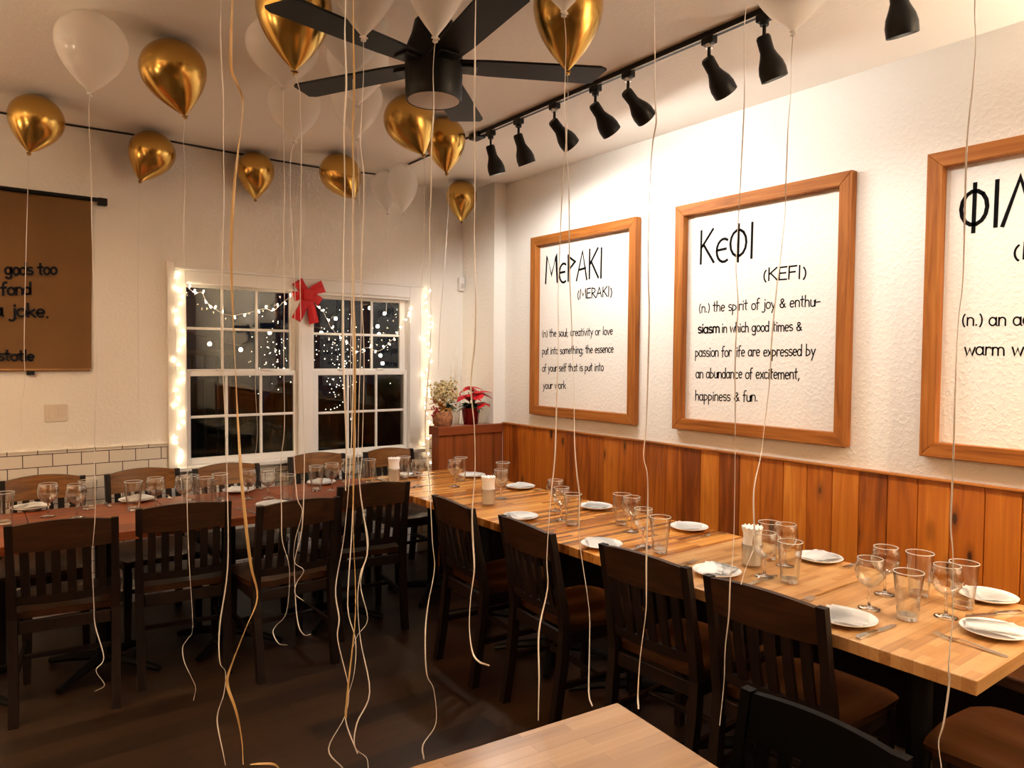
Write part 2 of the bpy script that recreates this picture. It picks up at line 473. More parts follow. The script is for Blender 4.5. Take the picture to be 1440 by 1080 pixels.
def floor_mat():
    m, nt, b, N, L = mat_new('dark plank floor')
    tc = N.new('ShaderNodeTexCoord')
    bt = N.new('ShaderNodeTexBrick'); bt.inputs['Scale'].default_value = 1.0; bt.offset = 0.41
    bt.inputs['Brick Width'].default_value = 1.1; bt.inputs['Row Height'].default_value = 0.12; bt.inputs['Mortar Size'].default_value = 0.0015
    bt.inputs['Color1'].default_value = (0.014, 0.0060, 0.0024, 1); bt.inputs['Color2'].default_value = (0.052, 0.0245, 0.0100, 1); bt.inputs['Mortar'].default_value = (0.006, 0.004, 0.003, 1)
    L.new(tc.outputs['Object'], bt.inputs['Vector'])
    mp = N.new('ShaderNodeMapping'); mp.inputs['Scale'].default_value = (2.2, 34, 1); L.new(tc.outputs['Object'], mp.inputs['Vector'])
    n = N.new('ShaderNodeTexNoise'); n.inputs['Scale'].default_value = 1.0; n.inputs['Detail'].default_value = 5; n.inputs['Distortion'].default_value = 0.8; L.new(mp.outputs[0], n.inputs['Vector'])
    mx = N.new('ShaderNodeMix'); mx.data_type = 'RGBA'; mx.blend_type = 'MULTIPLY'; mx.inputs['Factor'].default_value = 0.8
    r = ramp(N, [(0.25, (0.35, 0.32, 0.30)), (0.75, (1, 1, 1))]); L.new(n.outputs['Fac'], r.inputs['Fac'])
    L.new(bt.outputs['Color'], mx.inputs[6]); L.new(r.outputs['Color'], mx.inputs[7]); L.new(mx.outputs[2], b.inputs['Base Color'])
    b.inputs['Roughness'].default_value = 0.42
    return m


def pearl_mat():
    m, nt, b, N, L = mat_new('translucent pearl latex')
    b.inputs['Base Color'].default_value = (0.94, 0.92, 0.90, 1); b.inputs['Coat Weight'].default_value = 0.6; b.inputs['Coat Roughness'].default_value = 0.12; b.inputs['Roughness'].default_value = 0.25
    b.inputs['Specular IOR Level'].default_value = 0.7
    tl = N.new('ShaderNodeBsdfTranslucent'); tl.inputs[0].default_value = (0.95, 0.92, 0.88, 1)
    m1 = N.new('ShaderNodeMixShader'); m1.inputs[0].default_value = 0.45
    L.new(b.outputs[0], m1.inputs[1]); L.new(tl.outputs[0], m1.inputs[2])
    tr = N.new('ShaderNodeBsdfTransparent'); tr.inputs[0].default_value = (0.98, 0.97, 0.95, 1)
    lw = N.new('ShaderNodeLayerWeight'); lw.inputs['Blend'].default_value = 0.5
    mr = N.new('ShaderNodeMapRange')
    mr.inputs['To Min'].default_value = 0.50; mr.inputs['To Max'].default_value = 0.80
    L.new(lw.outputs['Facing'], mr.inputs['Value'])
    mx = N.new('ShaderNodeMixShader'); L.new(mr.outputs[0], mx.inputs[0]); L.new(tr.outputs[0], mx.inputs[1]); L.new(m1.outputs[0], mx.inputs[2])
    L.new(mx.outputs[0], N['Material Output'].inputs['Surface'])
    return m


M['tile'] = tile_mat(); M['floor'] = floor_mat(); M['pearl'] = pearl_mat()

# ================================================================== THE SETTING
def slab(name, lo, hi, mat, bevel=0.0):
    bm = BM(); box(bm, lo, hi, bevel); return struct(obj(name, bm, mat))


slab('floor', (XL - .1, YF - .1, -0.06), (XR + .1, YB + .15, 0.0), M['floor'])
slab('ceiling', (XL - .1, YF - .1, CEIL), (XR + .1, YB + .15, CEIL + .08), M['ceiling'])
slab('wall_right', (XR, YF - .1, 0), (XR + .1, YB + .15, CEIL), M['wall'])
slab('wall_left', (XL - .1, YF - .1, 0), (XL, YB + .15, CEIL), M['dark_wall'])
slab('wall_front', (XL, YF - .1, 0), (XR, YF, CEIL), M['dark_wall'])
# back wall with the double window opening
WX0, WX1, WZ0, WZ1 = 1.075, 2.775, 0.82, 2.05
bm = BM()
box(bm, (XL, YB, 0), (WX0, YB + .14, CEIL)); box(bm, (WX1, YB, 0), (XR, YB + .14, CEIL))
box(bm, (WX0, YB, 0), (WX1, YB + .14, WZ0)); box(bm, (WX0, YB, WZ1), (WX1, YB + .14, CEIL))
struct(obj('wall_back', bm, M['wall']))
# boxed pilaster in the corner
slab('wall_pilaster', (3.245, 4.572, 0), (XR - .001, YB - .001, CEIL - .001), M['wall'])
# subway tile dado on the back wall
bm = BM()
box(bm, (XL + .001, YB - .012, 0.09), (0.99, YB - .0005, 0.985), 0.002)
box(bm, (XL + .001, YB - .017, 0.985), (0.99, YB - .0005, 0.993), 0.002)
box(bm, (0.99, YB - .012, 0.09), (2.93, YB - .0005, 0.765)); box(bm, (2.93, YB - .012, 0.09), (3.244, YB - .0005, 0.985))
struct(obj('trim_1', bm, M['tile']))['label'] = 'white subway tile dado along the back wall'
bm = BM(); box(bm, (XL + .001, YB - .02, 0), (3.244, YB - .0005, 0.09), 0.004)
struct(obj('baseboard_back', bm, M['trim']))
# knotty pine wainscot on the right wall: V-grooved boards and a cap
bm = BM()
y = 4.57; bw = 0.132; Y_END = -3.0
k = math.floor(y / bw)
while k * bw > Y_END:
    y0, y1 = k * bw, min((k + 1) * bw, 4.57)
    g = 0.004
    prism(bm, [(XR - .001, y0), (XR - .016, y0), (XR - .022, y0 + g), (XR - .022, y1 - g), (XR - .016, y1), (XR - .001, y1)], 0.0, WAINSCOT - .012)
    k -= 1
struct(obj('trim_2', bm, M['pine']))['label'] = 'knotty pine board wainscot along the right wall'
bm = BM(); box(bm, (XR - .034, Y_END, WAINSCOT - .012), (XR - .001, 4.57, WAINSCOT), 0.003)
struct(obj('trim_3', bm, M['frame_wood_flat']))
# left board of the window surround, and the casing
bm = BM(); box(bm, (0.995, YB - .030, 0.60), (1.040, YB - .0005, 2.155), 0.003)
struct(obj('trim_4', bm, M['trim']))
bm = BM()
box(bm, (1.041, YB - .018, 0.77), (1.110, YB - .0005, 2.105), 0.004)
box(bm, (2.745, YB - .018, 0.77), (2.850, YB - .0005, 2.105), 0.004)
box(bm, (1.110, YB - .018, 2.020), (2.745, YB - .0005, 2.105), 0.004)
box(bm, (1.041, YB - .026, 2.105), (2.870, YB - .0005, 2.125), 0.004)
box(bm, (1.041, YB - .060, 0.800), (2.870, YB - .0005, 0.832), 0.006)
box(bm, (1.050, YB - .016, 0.765), (2.860, YB - .0005, 0.800), 0.003)
box(bm, (1.855, YB - .018, 0.832), (1.965, YB - .0005, 2.020), 0.004)
struct(obj('trim_5', bm, M['vinyl']))['label'] = 'white casing and sill round the double window'


def sash(x0, x1, z0, z1, y, parent, name, glass):
    """one sash: stiles and rails, a 3 x 2 grid of muntins, one pane"""
    gx0, gx1, gz0, gz1 = glass
    bm = BM()
    box(bm, (x0, y, z0), (gx0, y + .032, z1), 0.003); box(bm, (gx1, y, z0), (x1, y + .032, z1), 0.003)
    box(bm, (gx0, y, z0), (gx1, y + .032, gz0), 0.003); box(bm, (gx0, y, gz1), (gx1, y + .032, z1), 0.003)
    o = obj(name, bm, M['vinyl'], parent)
    bm = BM(); w = .009
    for i in (1, 2):
        cx = gx0 + (gx1 - gx0) * i / 3
        box(bm, (cx - w, y + .006, gz0), (cx + w, y + .026, gz1), 0.003)
    cz = (gz0 + gz1) / 2
    box(bm, (gx0, y + .0065, cz - w), (gx1, y + .0255, cz + w), 0.003)
    obj('muntin_grid', bm, M['vinyl'], o)
    bm = BM(); box(bm, (gx0 - .002, y + .0145, gz0 - .002), (gx1 + .002, y + .0175, gz1 + .002))
    obj('pane', bm, M['pane'], o)
    return o


def window(n, x0, x1, gu, gl):
    w = link(bpy.data.objects.new('window_%d' % n, None)); struct(w)
    w.location = (0, 0, 0)
    sash(x0, x1, 1.437, gu[3] + .022, YB + .058, w, 'upper_sash', gu)
    lo = sash(x0, x1, 0.833, 1.452, YB + .022, w, 'lower_sash', gl)
    for cx in (x0 + (x1 - x0) * .3, x0 + (x1 - x0) * .7):
        bm = BM(); box(bm, (cx - .028, YB + .010, 1.4525), (cx + .028, YB + .046, 1.466), 0.004)
        obj('sash_lock', bm, M['vinyl'], lo)
    bm = BM()   # jamb lining
    box(bm, (x0 - .024, YB - .0004, 0.833), (x0 - .0005, YB + .13, 2.046)); box(bm, (x1 + .0005, YB - .0004, 0.833), (x1 + .024, YB + .13, 2.046))
    box(bm, (x0 - .0005, YB + .0, gu[3] + .0225), (x1 + .0005, YB + .13, 2.046)); box(bm, (x0 - .0005, YB, 0.821), (x1 + .0005, YB + .13, 0.8325))
    obj('window_frame', bm, M['vinyl'], w)


window(1, 1.108, 1.858, (1.125, 1.815, 1.464, 2.004), (1.140, 1.832, 0.876, 1.418))
window(2, 1.965, 2.742, (1.990, 2.695, 1.464, 1.978), (2.013, 2.714, 0.862, 1.416))

# knee wall in the corner: pine boards with a thick red cap
bm = BM()
x = 2.745
while x < 3.345:
    x1 = min(x + .125, 3.330)
    if x1 - x < 0.01: break
    g = .004
    prism(bm, [(x, 4.66), (x, 4.566), (x + g, 4.560), (x1 - g, 4.560), (x1, 4.566), (x1, 4.66)], 0.0, 0.972)
    x = x1
kw = struct(obj('wall_knee', bm, M['pine_flat']))
bm = BM(); box(bm, (2.735, 4.545, 0.973), (3.322, 4.690, 1.040), 0.004)
obj('cap', bm, M['pine_cap'], kw)

# ------------------------------------------------------------------ yard beyond the glass
slab('trim_6', (-2.0, YB + .16, -0.3), (7.5, 14.0, -0.2), M['night_ground']).name = 'yard_ground'
bm = BM()
prev = None
for i in range(60):
    sphere(bm, (-1.5 + i * .16 + random.uniform(-.1, .1), 11.4 + random.uniform(-.25, .25), 0.25 + random.uniform(-.2, .55)), random.uniform(.3, .5), 8, 5)
tag(obj('hedge', bm, M['hedge'], smooth=True), 'dark hedge at the far end of the yard outside the window', 'hedge')
g = thing('yard_railing', 'black metal railing outside, seen low through the left window panes', 'railing', (1.25, 6.6, 0))
bm = BM(); box(bm, (-.3, -.02, 1.55), (.62, .02, 1.60)); obj('top_rail', bm, M['rail_black'], g)
bm = BM(); box(bm, (-.3, -.015, .2), (.62, .015, .25)); obj('bottom_rail', bm, M['rail_black'], g)
for i in range(9):
    bm = BM(); box(bm, (-.28 + i * .105, -.01, -.2), (-.26 + i * .105, .01, 1.55)); obj('baluster', bm, M['rail_black'], g)
g = thing('pergola', 'grey steel pergola over the yard, seen through the upper window panes', 'pergola', (2.6, 8.2, -0.2))
for sx in (-1.3, 1.9):
    bm = BM(); box(bm, (sx - .04, -.04, 0), (sx + .04, .04, 2.75)); obj('post', bm, M['night_metal'], g)
bm = BM(); box(bm, (-1.5, -.05, 2.75), (2.2, .05, 2.87)); obj('beam', bm, M['night_metal'], g)
for i in range(5):
    bm = BM(); x = -1.3 + i * .8
    tube(bm, [(x, -1.0, 2.62), (x, .9, 2.98)], .03, 6); obj('rafter', bm, M['night_metal'], g)
for s in (-1, 1):
    bm = BM(); tube(bm, [(-1.3 if s < 0 else 1.9, 0, 2.2), ((-1.3 if s < 0 else 1.9) - s * .6, 0, 2.76)], .025, 6); obj('brace', bm, M['night_metal'], g)
FEST = [[(294.8, 483.7), (338.6, 491.7), (379.2, 468)], [(451.8, 468), (472, 448), (520, 433.3), (540.6, 440.7), (531, 459), (533, 470), (535, 500), (538, 511)]]
for i, pts in enumerate(FEST):
    ws = [on_y(px, py, 7.3) for px, py in pts]
    g = thing('festoon_string', ['string of three large festoon bulbs in the yard behind the left window',
                                 'string of large festoon bulbs in the yard behind the right window'][i], 'string lights', ws[0], 0)
    bm = BM(); sag = [w - ws[0] + Vector((0, 0, .05)) for w in ws]
    sag = [sag[0] + Vector((-.5, 0, .15))] + sag + [sag[-1] + Vector((.4, 0, -.1))]
    tube(bm, catmull(sag, 5), .006, 5); obj('cord', bm, M['cable'], g)
    for w in ws:
        bm = BM(); sphere(bm, w - ws[0], .019, 10, 6); b = obj('bulb', bm, M['festoon'], g, True)
        bm = BM(); lathe(bm, [(0, .025), (.012, .025), (.012, .055), (0, .055)], 8, center=w - ws[0] - Vector((0, 0, .006))); obj('socket', bm, M['cable'], b)
bm = BM(); rnd = random.Random(3)
for i in range(230):
    px, py = (rnd.gauss(392, 20), rnd.gauss(500, 24)) if i < 80 else ((rnd.gauss(478, 17), rnd.gauss(520, 36)) if i < 180 else (rnd.uniform(345, 560), rnd.gauss(495, 22)))
    p = on_y(px, py, 9.3 + rnd.uniform(-.4, .4))
    sphere(bm, p, rnd.uniform(.003, .0065), 5, 3)
tag(obj('yard_fairy_lights', bm, M['sparkle']), 'cloud of tiny fairy lights wound over shrubs in the dark yard outside', 'fairy lights', kind='stuff')

# ================================================================== LIGHT FITTINGS
tr = thing('track_light_rail', 'black ceiling track rail holding the row of spot heads along the right side', 'track rail', (TRACK_X, 0, CEIL))
bm = BM(); box(bm, (-.018, -3.2, -.022), (.018, 3.60, -.0005), .002); obj('rail', bm, M['black'], tr)
bm = BM(); box(bm, (-.014, -3.2, -.0232), (-.0055, 3.60, -.0222)); obj('rail_glint', bm, M['trim'], tr)  # white strip painted in as the highlight along the rail flange
bm = BM(); box(bm, (-.030, 3.60, -.036), (.030, 3.70, -.0005), .006, 2); obj('feed_box', bm, M['black'], tr)
HEAD_PH = ['black track spot head at the far end of the rail, hanging almost straight down', 'black track spot head second from the far end of the rail, pointing down',
           'black track spot head third from the far end, tilted towards the wall', 'black track spot head right of the fan blade tip, left of a close pair',
           'black track spot head right of the fan blade tip, right of a close pair', 'black track spot head alone on the rail above the middle sign',
           'black track spot head partly hidden by a white balloon at the top right', 'black track spot head above the right sign, out of the top of the frame', 'black track spot head right of the right sign, out of the frame'] + ['added black track spot head on the rail behind the camera'] * 4
for i, (hy, aim) in enumerate(zip(HEAD_Y, HEAD_AIM)):
    h = thing('track_spotlight', HEAD_PH[i], 'spotlight', (TRACK_X, hy, CEIL - .022), 0, 'spot heads on the ceiling track')
    bm = BM(); box(bm, (-.017, -.030, -.028), (.017, .030, -.0005), .003); obj('track_adapter', bm, M['black'], h)
    bm = BM(); lathe(bm, [(0, -.028), (.017, -.028), (.017, -.044), (0, -.044)], 12); obj('collar', bm, M['silver' if i in (2, 4, 5) else 'black'], h, True)
    bm = BM(); tube(bm, [(0, 0, -.044), (0, 0, -.100)], .007, 8); obj('stem', bm, M['black'], h, True)
    d = Vector(aim).normalized()
    q = Vector((0, 0, -1)).rotation_difference(d)
    piv = Vector((0, 0, -.100))
    # bell shade: narrow neck opening to a rounded mouth
    prof = [(0, .032), (.022, .030), (.027, .022), (.027, -.030), (.033, -.048), (.046, -.078), (.0515, -.105), (.0505, -.138), (.0475, -.138), (.0485, -.105), (.042, -.078), (.024, -.045), (0, -.040)]
    bm = BM(); lathe(bm, prof, 24)
    bmesh.ops.transform(bm, matrix=Matrix.Translation(piv + d * .012) @ q.to_matrix().to_4x4(), verts=bm.verts)
    sh = obj('lamp_shade', bm, M['black'], h, True)
    bm = BM(); lathe(bm, [(0, -.116), (.020, -.115), (.036, -.108), (.036, -.098), (0, -.085)], 18)
    bmesh.ops.transform(bm, matrix=Matrix.Translation(piv + d * .012) @ q.to_matrix().to_4x4(), verts=bm.verts)
    obj('bulb_face', bm, M['lamp'], sh, True, 'lit bulb face')
    L = bpy.data.lights.new('track_lamp', 'SPOT'); L.energy = HEAD_W[i]; L.color = SPOT_COL if i < 9 else ADDED_REAR_COL
    L.spot_size = math.radians(130 if i in DOWN_HEADS else 160); L.spot_blend = 0.6 if i in DOWN_HEADS else 0.35; L.shadow_soft_size = .03
    lo = link(bpy.data.objects.new('track_lamp', L), h)
    lo.location = piv + d * .158
    lo.rotation_euler = q.to_euler()

for i, (x, y, w, ang) in enumerate(ADDED_CANS):
    c = thing('added_downlight', 'added white recessed ceiling downlight %s' % ['over the bare front table', 'over the left plank tables', 'in the far left corner'][i], 'downlight', (x, y, CEIL), 0, 'added ceiling downlights')
    bm = BM(); lathe(bm, [(.062, -.0005), (.080, -.0005), (.078, -.008), (.060, -.008)], 28, close=True); obj('trim_ring', bm, M['trim'], c, True)
    bm = BM(); lathe(bm, [(0, -.003), (.0595, -.003), (.0595, -.0008), (0, -.0008)], 28); obj('lens', bm, M['lamp'], c)
    L = bpy.data.lights.new('added_downlight_lamp', 'SPOT'); L.energy = w; L.color = (1.0, 0.70, 0.44)
    L.spot_size = math.radians(ang); L.spot_blend = .6; L.shadow_soft_size = .05
    lo = link(bpy.data.objects.new('added_downlight_lamp', L), c); lo.location = (0, 0, -.012)

# uplights added on the side walls, out of the frame: they wash the ceiling
for i, (x, y, w) in enumerate(ADDED_UPLIGHTS):
    c = thing('added_uplight', 'added black half bowl uplight on the %s' % ['left wall near the window wall', 'left wall beside the dining floor', 'left wall behind the camera', 'right wall beside the near sign', 'right wall behind the camera'][i], 'wall lamp', (x, y, 1.75 if x < 0 else 1.95), 0 if x < 0 else PI, 'added uplights on the side walls')
    bm = BM(); box(bm, (.0005, -.05, -.06), (.014, .05, .08), .003); obj('backplate', bm, M['black'], c)
    bm = BM(); lathe(bm, [(0, -.055), (.04, -.05), (.085, -.01), (.10, .05), (.095, .05), (.08, -.005), (.035, -.042), (0, -.045)], 24, center=(.118, 0, 0)); obj('bowl', bm, M['black'], c, 40)
    bm = BM(); sphere(bm, (.118, 0, .0), .03, 12, 8); obj('bulb', bm, M['lamp'], c, 'all')
    L = bpy.data.lights.new('added_uplight_lamp', 'SPOT'); L.energy = w; L.color = (1.0, 0.72, 0.45) if x < 0 else (1.0, 0.84, 0.66); L.spot_size = math.radians(166); L.spot_blend = .8; L.shadow_soft_size = .04
    lo = link(bpy.data.objects.new('added_uplight_lamp', L), c); lo.location = (.118, 0, .055); lo.rotation_euler = (PI, 0, 0)

# torchiere floor lamp added left of the frame to brighten the ceiling
for i, (x, y, w) in enumerate(ADDED_TORCHIERES):
    c = thing('added_floor_lamp', 'added black torchiere floor lamp on the open floor left of the tables', 'floor lamp', (x, y, 0), 0, 'added torchiere lamps')
    bm = BM(); lathe(bm, [(0, 0), (.14, 0), (.14, .015), (.03, .03), (0, .03)], 24); obj('base', bm, M['black'], c, 40)
    bm = BM(); tube(bm, [(0, 0, .028), (0, 0, 1.72)], .012, 10); obj('pole', bm, M['black'], c, True)
    bm = BM(); lathe(bm, [(0, 1.70), (.05, 1.71), (.11, 1.76), (.14, 1.82), (.134, 1.82), (.10, 1.77), (.045, 1.725), (0, 1.72)], 28); obj('bowl', bm, M['black'], c, 40)
    bm = BM(); sphere(bm, (0, 0, 1.768), .035, 12, 8); obj('bulb', bm, M['lamp'], c, 'all')
    L = bpy.data.lights.new('added_torchiere_lamp', 'SPOT'); L.energy = w; L.color = (1.0, 0.78, 0.54); L.spot_size = math.radians(160); L.spot_blend = .8; L.shadow_soft_size = .06
    lo = link(bpy.data.objects.new('added_torchiere_lamp', L), c); lo.location = (0, 0, 1.83); lo.rotation_euler = (PI, 0, 0)

# ------------------------------------------------------------------ ceiling fan
FAN = (1.34, 2.27)
fan = thing('ceiling_fan', 'matt black five blade ceiling fan with a frosted lens under its hub', 'ceiling fan', (FAN[0], FAN[1], CEIL))
bm = BM(); lathe(bm, [(0, -.0005), (.085, -.0005), (.085, -.03), (.055, -.10), (.040, -.16), (0, -.16)], 28); obj('canopy', bm, M['fan_black'], fan, 35)
bm = BM(); lathe(bm, [(0, -.155), (.070, -.155), (.080, -.20), (.100, -.25), (.104, -.28), (.101, -.395), (.098, -.398), (0, -.398)], 40); hub = obj('motor_housing', bm, M['fan_black'], fan, 35)
bm = BM(); lathe(bm, [(.1005, -.395), (.1025, -.395), (.1005, -.425), (.0975, -.432), (.093, -.432), (.093, -.41)], 40, close=False); obj('light_ring', bm, M['fan_black'], fan, 35)
bm = BM(); lathe(bm, [(0, -.437), (.06, -.4355), (.0925, -.4305), (.0925, -.42), (0, -.42)], 40); obj('light_lens', bm, M['fan_lens'], fan, True, 'frosted white lens of the fan light')
for a in (45.5, 117.6, 190.5, 261, 331):
    bm = BM()
    outl = [(.09, -.052), (.20, -.062), (.598, -.072), (.622, -.056), (.596, .060), (.580, .070), (.20, .060), (.09, .050)]
    prism(bm, outl, -.004, .004)
    R = Matrix.Rotation(math.radians(a), 4, 'Z') @ Matrix.Translation((0, 0, -.305)) @ Matrix.Rotation(math.radians(-2), 4, 'X')
    bmesh.ops.transform(bm, matrix=R, verts=bm.verts)
    bl = obj('blade', bm, M['fan_black'], fan)
    bm = BM(); box(bm, (.06, -.034, -.012), (.155, .034, -.0045), .003)
    bmesh.ops.transform(bm, matrix=R, verts=bm.verts); obj('blade_iron', bm, M['black'], bl)

# power cable lying along the ceiling edge to the track
pts = [on_z(px, py, CEIL - .006) for px, py in [(520, 244), (532, 245), (545, 243), (570, 233), (600, 220), (650, 197)]]
pts = [Vector((-1.6, 4.985, CEIL - .006)), Vector((-.6, 4.99, CEIL - .006)), Vector((.14, 4.98, CEIL - .006)), Vector((.41, 4.995, CEIL - .006)), Vector((.86, 4.965, CEIL - .006)), Vector((1.42, 4.99, CEIL - .006)), Vector((1.96, 4.992, CEIL - .006))] + pts + [Vector((TRACK_X, 3.70, CEIL - .012))]
bm = BM(); tube(bm, catmull(pts, 6), .006, 6)
tag(obj('power_cable', bm, M['cable'], smooth=True), 'thin black power cable along the ceiling edge to the track rail', 'cable')

# ================================================================== LETTERING (single stroke hand lettering)
def arc(cx, cy, rx, ry, a0, a1, n=10):
    return [(cx + rx * math.cos(math.radians(a0 + (a1 - a0) * i / n)), cy + ry * math.sin(math.radians(a0 + (a1 - a0) * i / n))) for i in range(n + 1)]


def bowl(cx, cy, rx, ry): return arc(cx, cy, rx, ry, 50, 410, 14)


GL = {
    'a': (.52, [bowl(.22, .29, .20, .29), [(.42, .58), (.42, .06), (.48, 0)]]),
    'b': (.50, [[(.06, 1), (.05, 0)], arc(.05, .28, .38, .28, 90, -90)]),
    'c': (.46, [arc(.25, .29, .21, .29, 50, 315, 12)]),
    'd': (.52, [bowl(.22, .29, .20, .29), [(.43, 1), (.42, 0)]]),
    'e': (.48, [[(.06, .30), (.42, .34)] + arc(.24, .30, .19, .29, 15, 310, 12)]),
    'f': (.36, [arc(.27, .80, .14, .20, 60, 180, 6) + [(.13, .3), (.12, -.05)], [(0, .55), (.30, .57)]]),
    'g': (.52, [bowl(.22, .29, .20, .28), [(.43, .57), (.43, -.1)] + arc(.24, -.12, .19, .22, 0, -150, 8)]),
    'h': (.50, [[(.07, 1), (.06, 0)], [(.07, .35)] + arc(.24, .37, .17, .21, 150, 0, 8) + [(.42, 0)]]),
    'i': (.20, [[(.09, .56), (.09, 0)], [(.09, .78), (.10, .84)]]),
    'j': (.26, [[(.18, .56), (.18, -.1)] + arc(.02, -.1, .16, .22, 0, -130, 8), [(.18, .78), (.19, .84)]]),
    'k': (.48, [[(.07, 1), (.06, 0)], [(.40, .56), (.08, .24)], [(.16, .32), (.44, 0)]]),
    'l': (.20, [[(.09, 1), (.09, 0)]]),
    'm': (.76, [[(.06, .58), (.06, 0)], [(.06, .36)] + arc(.21, .38, .15, .20, 150, 0, 7) + [(.36, 0)], [(.36, .36)] + arc(.51, .38, .16, .20, 150, 0, 7) + [(.68, 0)]]),
    'n': (.50, [[(.06, .58), (.06, 0)], [(.06, .34)] + arc(.24, .37, .18, .21, 150, 0, 8) + [(.42, 0)]]),
    'o': (.50, [bowl(.25, .29, .21, .29)]),
    'p': (.50, [[(.07, .58), (.05, -.38)], arc(.06, .30, .37, .27, 90, -90)]),
    'r': (.38, [[(.07, .58), (.06, 0)], [(.06, .34)] + arc(.23, .36, .17, .21, 150, 45, 6)]),
    's': (.42, [arc(.21, .44, .16, .14, 40, 230, 8) + arc(.21, .15, .17, .15, 60, -140, 8)]),
    't': (.38, [[(.17, .92), (.16, .06), (.26, 0)], [(0, .60), (.33, .62)]]),
    'u': (.50, [[(.06, .58), (.06, .22)] + arc(.23, .20, .17, .20, 180, 330, 8) + [(.42, .58), (.43, 0)]]),
    'v': (.46, [[(.03, .58), (.22, 0), (.42, .58)]]),
    'w': (.66, [[(.03, .58), (.17, 0), (.32, .50), (.46, 0), (.62, .58)]]),
    'x': (.46, [[(.04, .58), (.42, 0)], [(.42, .58), (.04, 0)]]),
    'y': (.48, [[(.05, .58), (.23, .10)], [(.44, .60), (.10, -.36)]]),
    '(': (.28, [arc(.34, .38, .28, .56, 125, 235, 8)]),
    ')': (.28, [arc(-.06, .38, .28, .56, 55, -55, 8)]),
    '&': (.62, [[(.58, .02), (.18, .52)] + arc(.28, .64, .13, .14, 200, -20, 8) + [(.10, .30)] + arc(.27, .20, .20, .20, 150, 300, 8) + [(.52, .34)]]),
    '.': (.20, [[(.08, .0), (.10, .05)]]), ',': (.22, [[(.12, .06), (.05, -.16)]]), ';': (.24, [[(.11, .40), (.12, .46)], [(.12, .06), (.06, -.14)]]),
    '-': (.42, [[(.06, .32), (.38, .35)]]), ' ': (.34, []),
    # capitals
    'A': (.70, [[(.02, 0), (.36, 1), (.62, 0)], [(.14, .36), (.54, .40)]]),
    'E': (.56, [[(.08, 1), (.06, 0)], [(.08, .97), (.50, 1)], [(.08, .52), (.44, .54)], [(.06, .02), (.50, .03)]]),
    'F': (.54, [[(.08, 1), (.06, 0)], [(.08, .97), (.50, 1)], [(.08, .52), (.42, .55)]]),
    'I': (.24, [[(.12, 1), (.11, 0)]]),
    'K': (.62, [[(.08, 1), (.07, 0)], [(.54, 1), (.09, .48)], [(.18, .56), (.58, 0)]]),
    'M': (.86, [[(.04, 0), (.12, 1), (.42, .28), (.72, 1), (.80, 0)]]),
    'R': (.60, [[(.08, 1), (.07, 0)], arc(.08, .74, .40, .26, 90, -90), [(.14, .48), (.54, 0)]]),
    'L': (.50, [[(.08, 1), (.07, .02), (.46, .03)]]),
    'P': (.56, [[(.08, 1), (.07, 0)], arc(.08, .74, .40, .27, 90, -90)]),
    'X': (.60, [[(.04, 1), (.54, 0)], [(.54, 1), (.04, 0)]]), 'O': (.70, [bowl(.34, .5, .30, .5)]), 'N': (.70, [[(.06, 0), (.08, 1), (.60, 0), (.62, 1)]]),
    # Greek hand forms: lunate epsilon, rho, phi, lambda, xi
    '\u03b5': (.52, [arc(.34, .34, .27, .34, 60, 300, 12), [(.08, .36), (.42, .38)]]),
    '\u03c1': (.60, [[(.10, .92), (.11, 0)], [(.10, .88), (.52, .66), (.12, .38)]]),
    '\u03c6': (.72, [bowl(.35, .48, .29, .38), [(.36, 1.02), (.35, -.06)]]),
    '\u03bb': (.70, [[(.02, 0), (.36, 1), (.66, 0)]]),
    '\u03be': (.58, [[(.06, .97), (.52, 1)], [(.12, .52), (.46, .54)], [(.05, .02), (.53, .03)]]),
}


def layout(text):
    w = 0
    for ch in text: w += GL[ch][0]
    return w


def write(bm, text, origin, right, up, width, height, pen, lift):
    """lay strokes as flat painted ribbons; right/up unit vectors, lift = normal offset vector"""
    sx = width / layout(text)
    x = 0.0; rnd = random.Random(len(text) * 7 + ord(text[0]))
    for ch in text:
        adv, strokes = GL[ch]
        jy = rnd.uniform(-.025, .025)
        for st in strokes:
            P = [Vector(((x + a) * sx, (b + jy) * height, 0)) for a, b in st]
            n = len(P); L = []; R = []
            for i, p in enumerate(P):
                t = P[min(i + 1, n - 1)] - P[max(i - 1, 0)]
                t = t.normalized() if t.length > 1e-9 else Vector((1, 0, 0))
                nn = Vector((-t.y, t.x, 0))
                e = -t * pen * .35 if i == 0 else (t * pen * .35 if i == n - 1 else Vector((0, 0, 0)))
                if 0 < i < n - 1:
                    t1 = (P[i] - P[i - 1]).normalized(); c = max(.45, nn.dot(Vector((-t1.y, t1.x, 0))))
                else: c = 1
                L.append(p + e + nn * pen * .5 / c); R.append(p + e - nn * pen * .5 / c)
            to = lambda q: bm.verts.new(origin + right * q.x + up * q.y + lift)
            L = [to(q) for q in L]; R = [to(q) for q in R]
            for i in range(n - 1):
                bm.faces.new((L[i], R[i], R[i + 1], L[i + 1]))
        x += adv


UP = Vector((0, 0, 1))


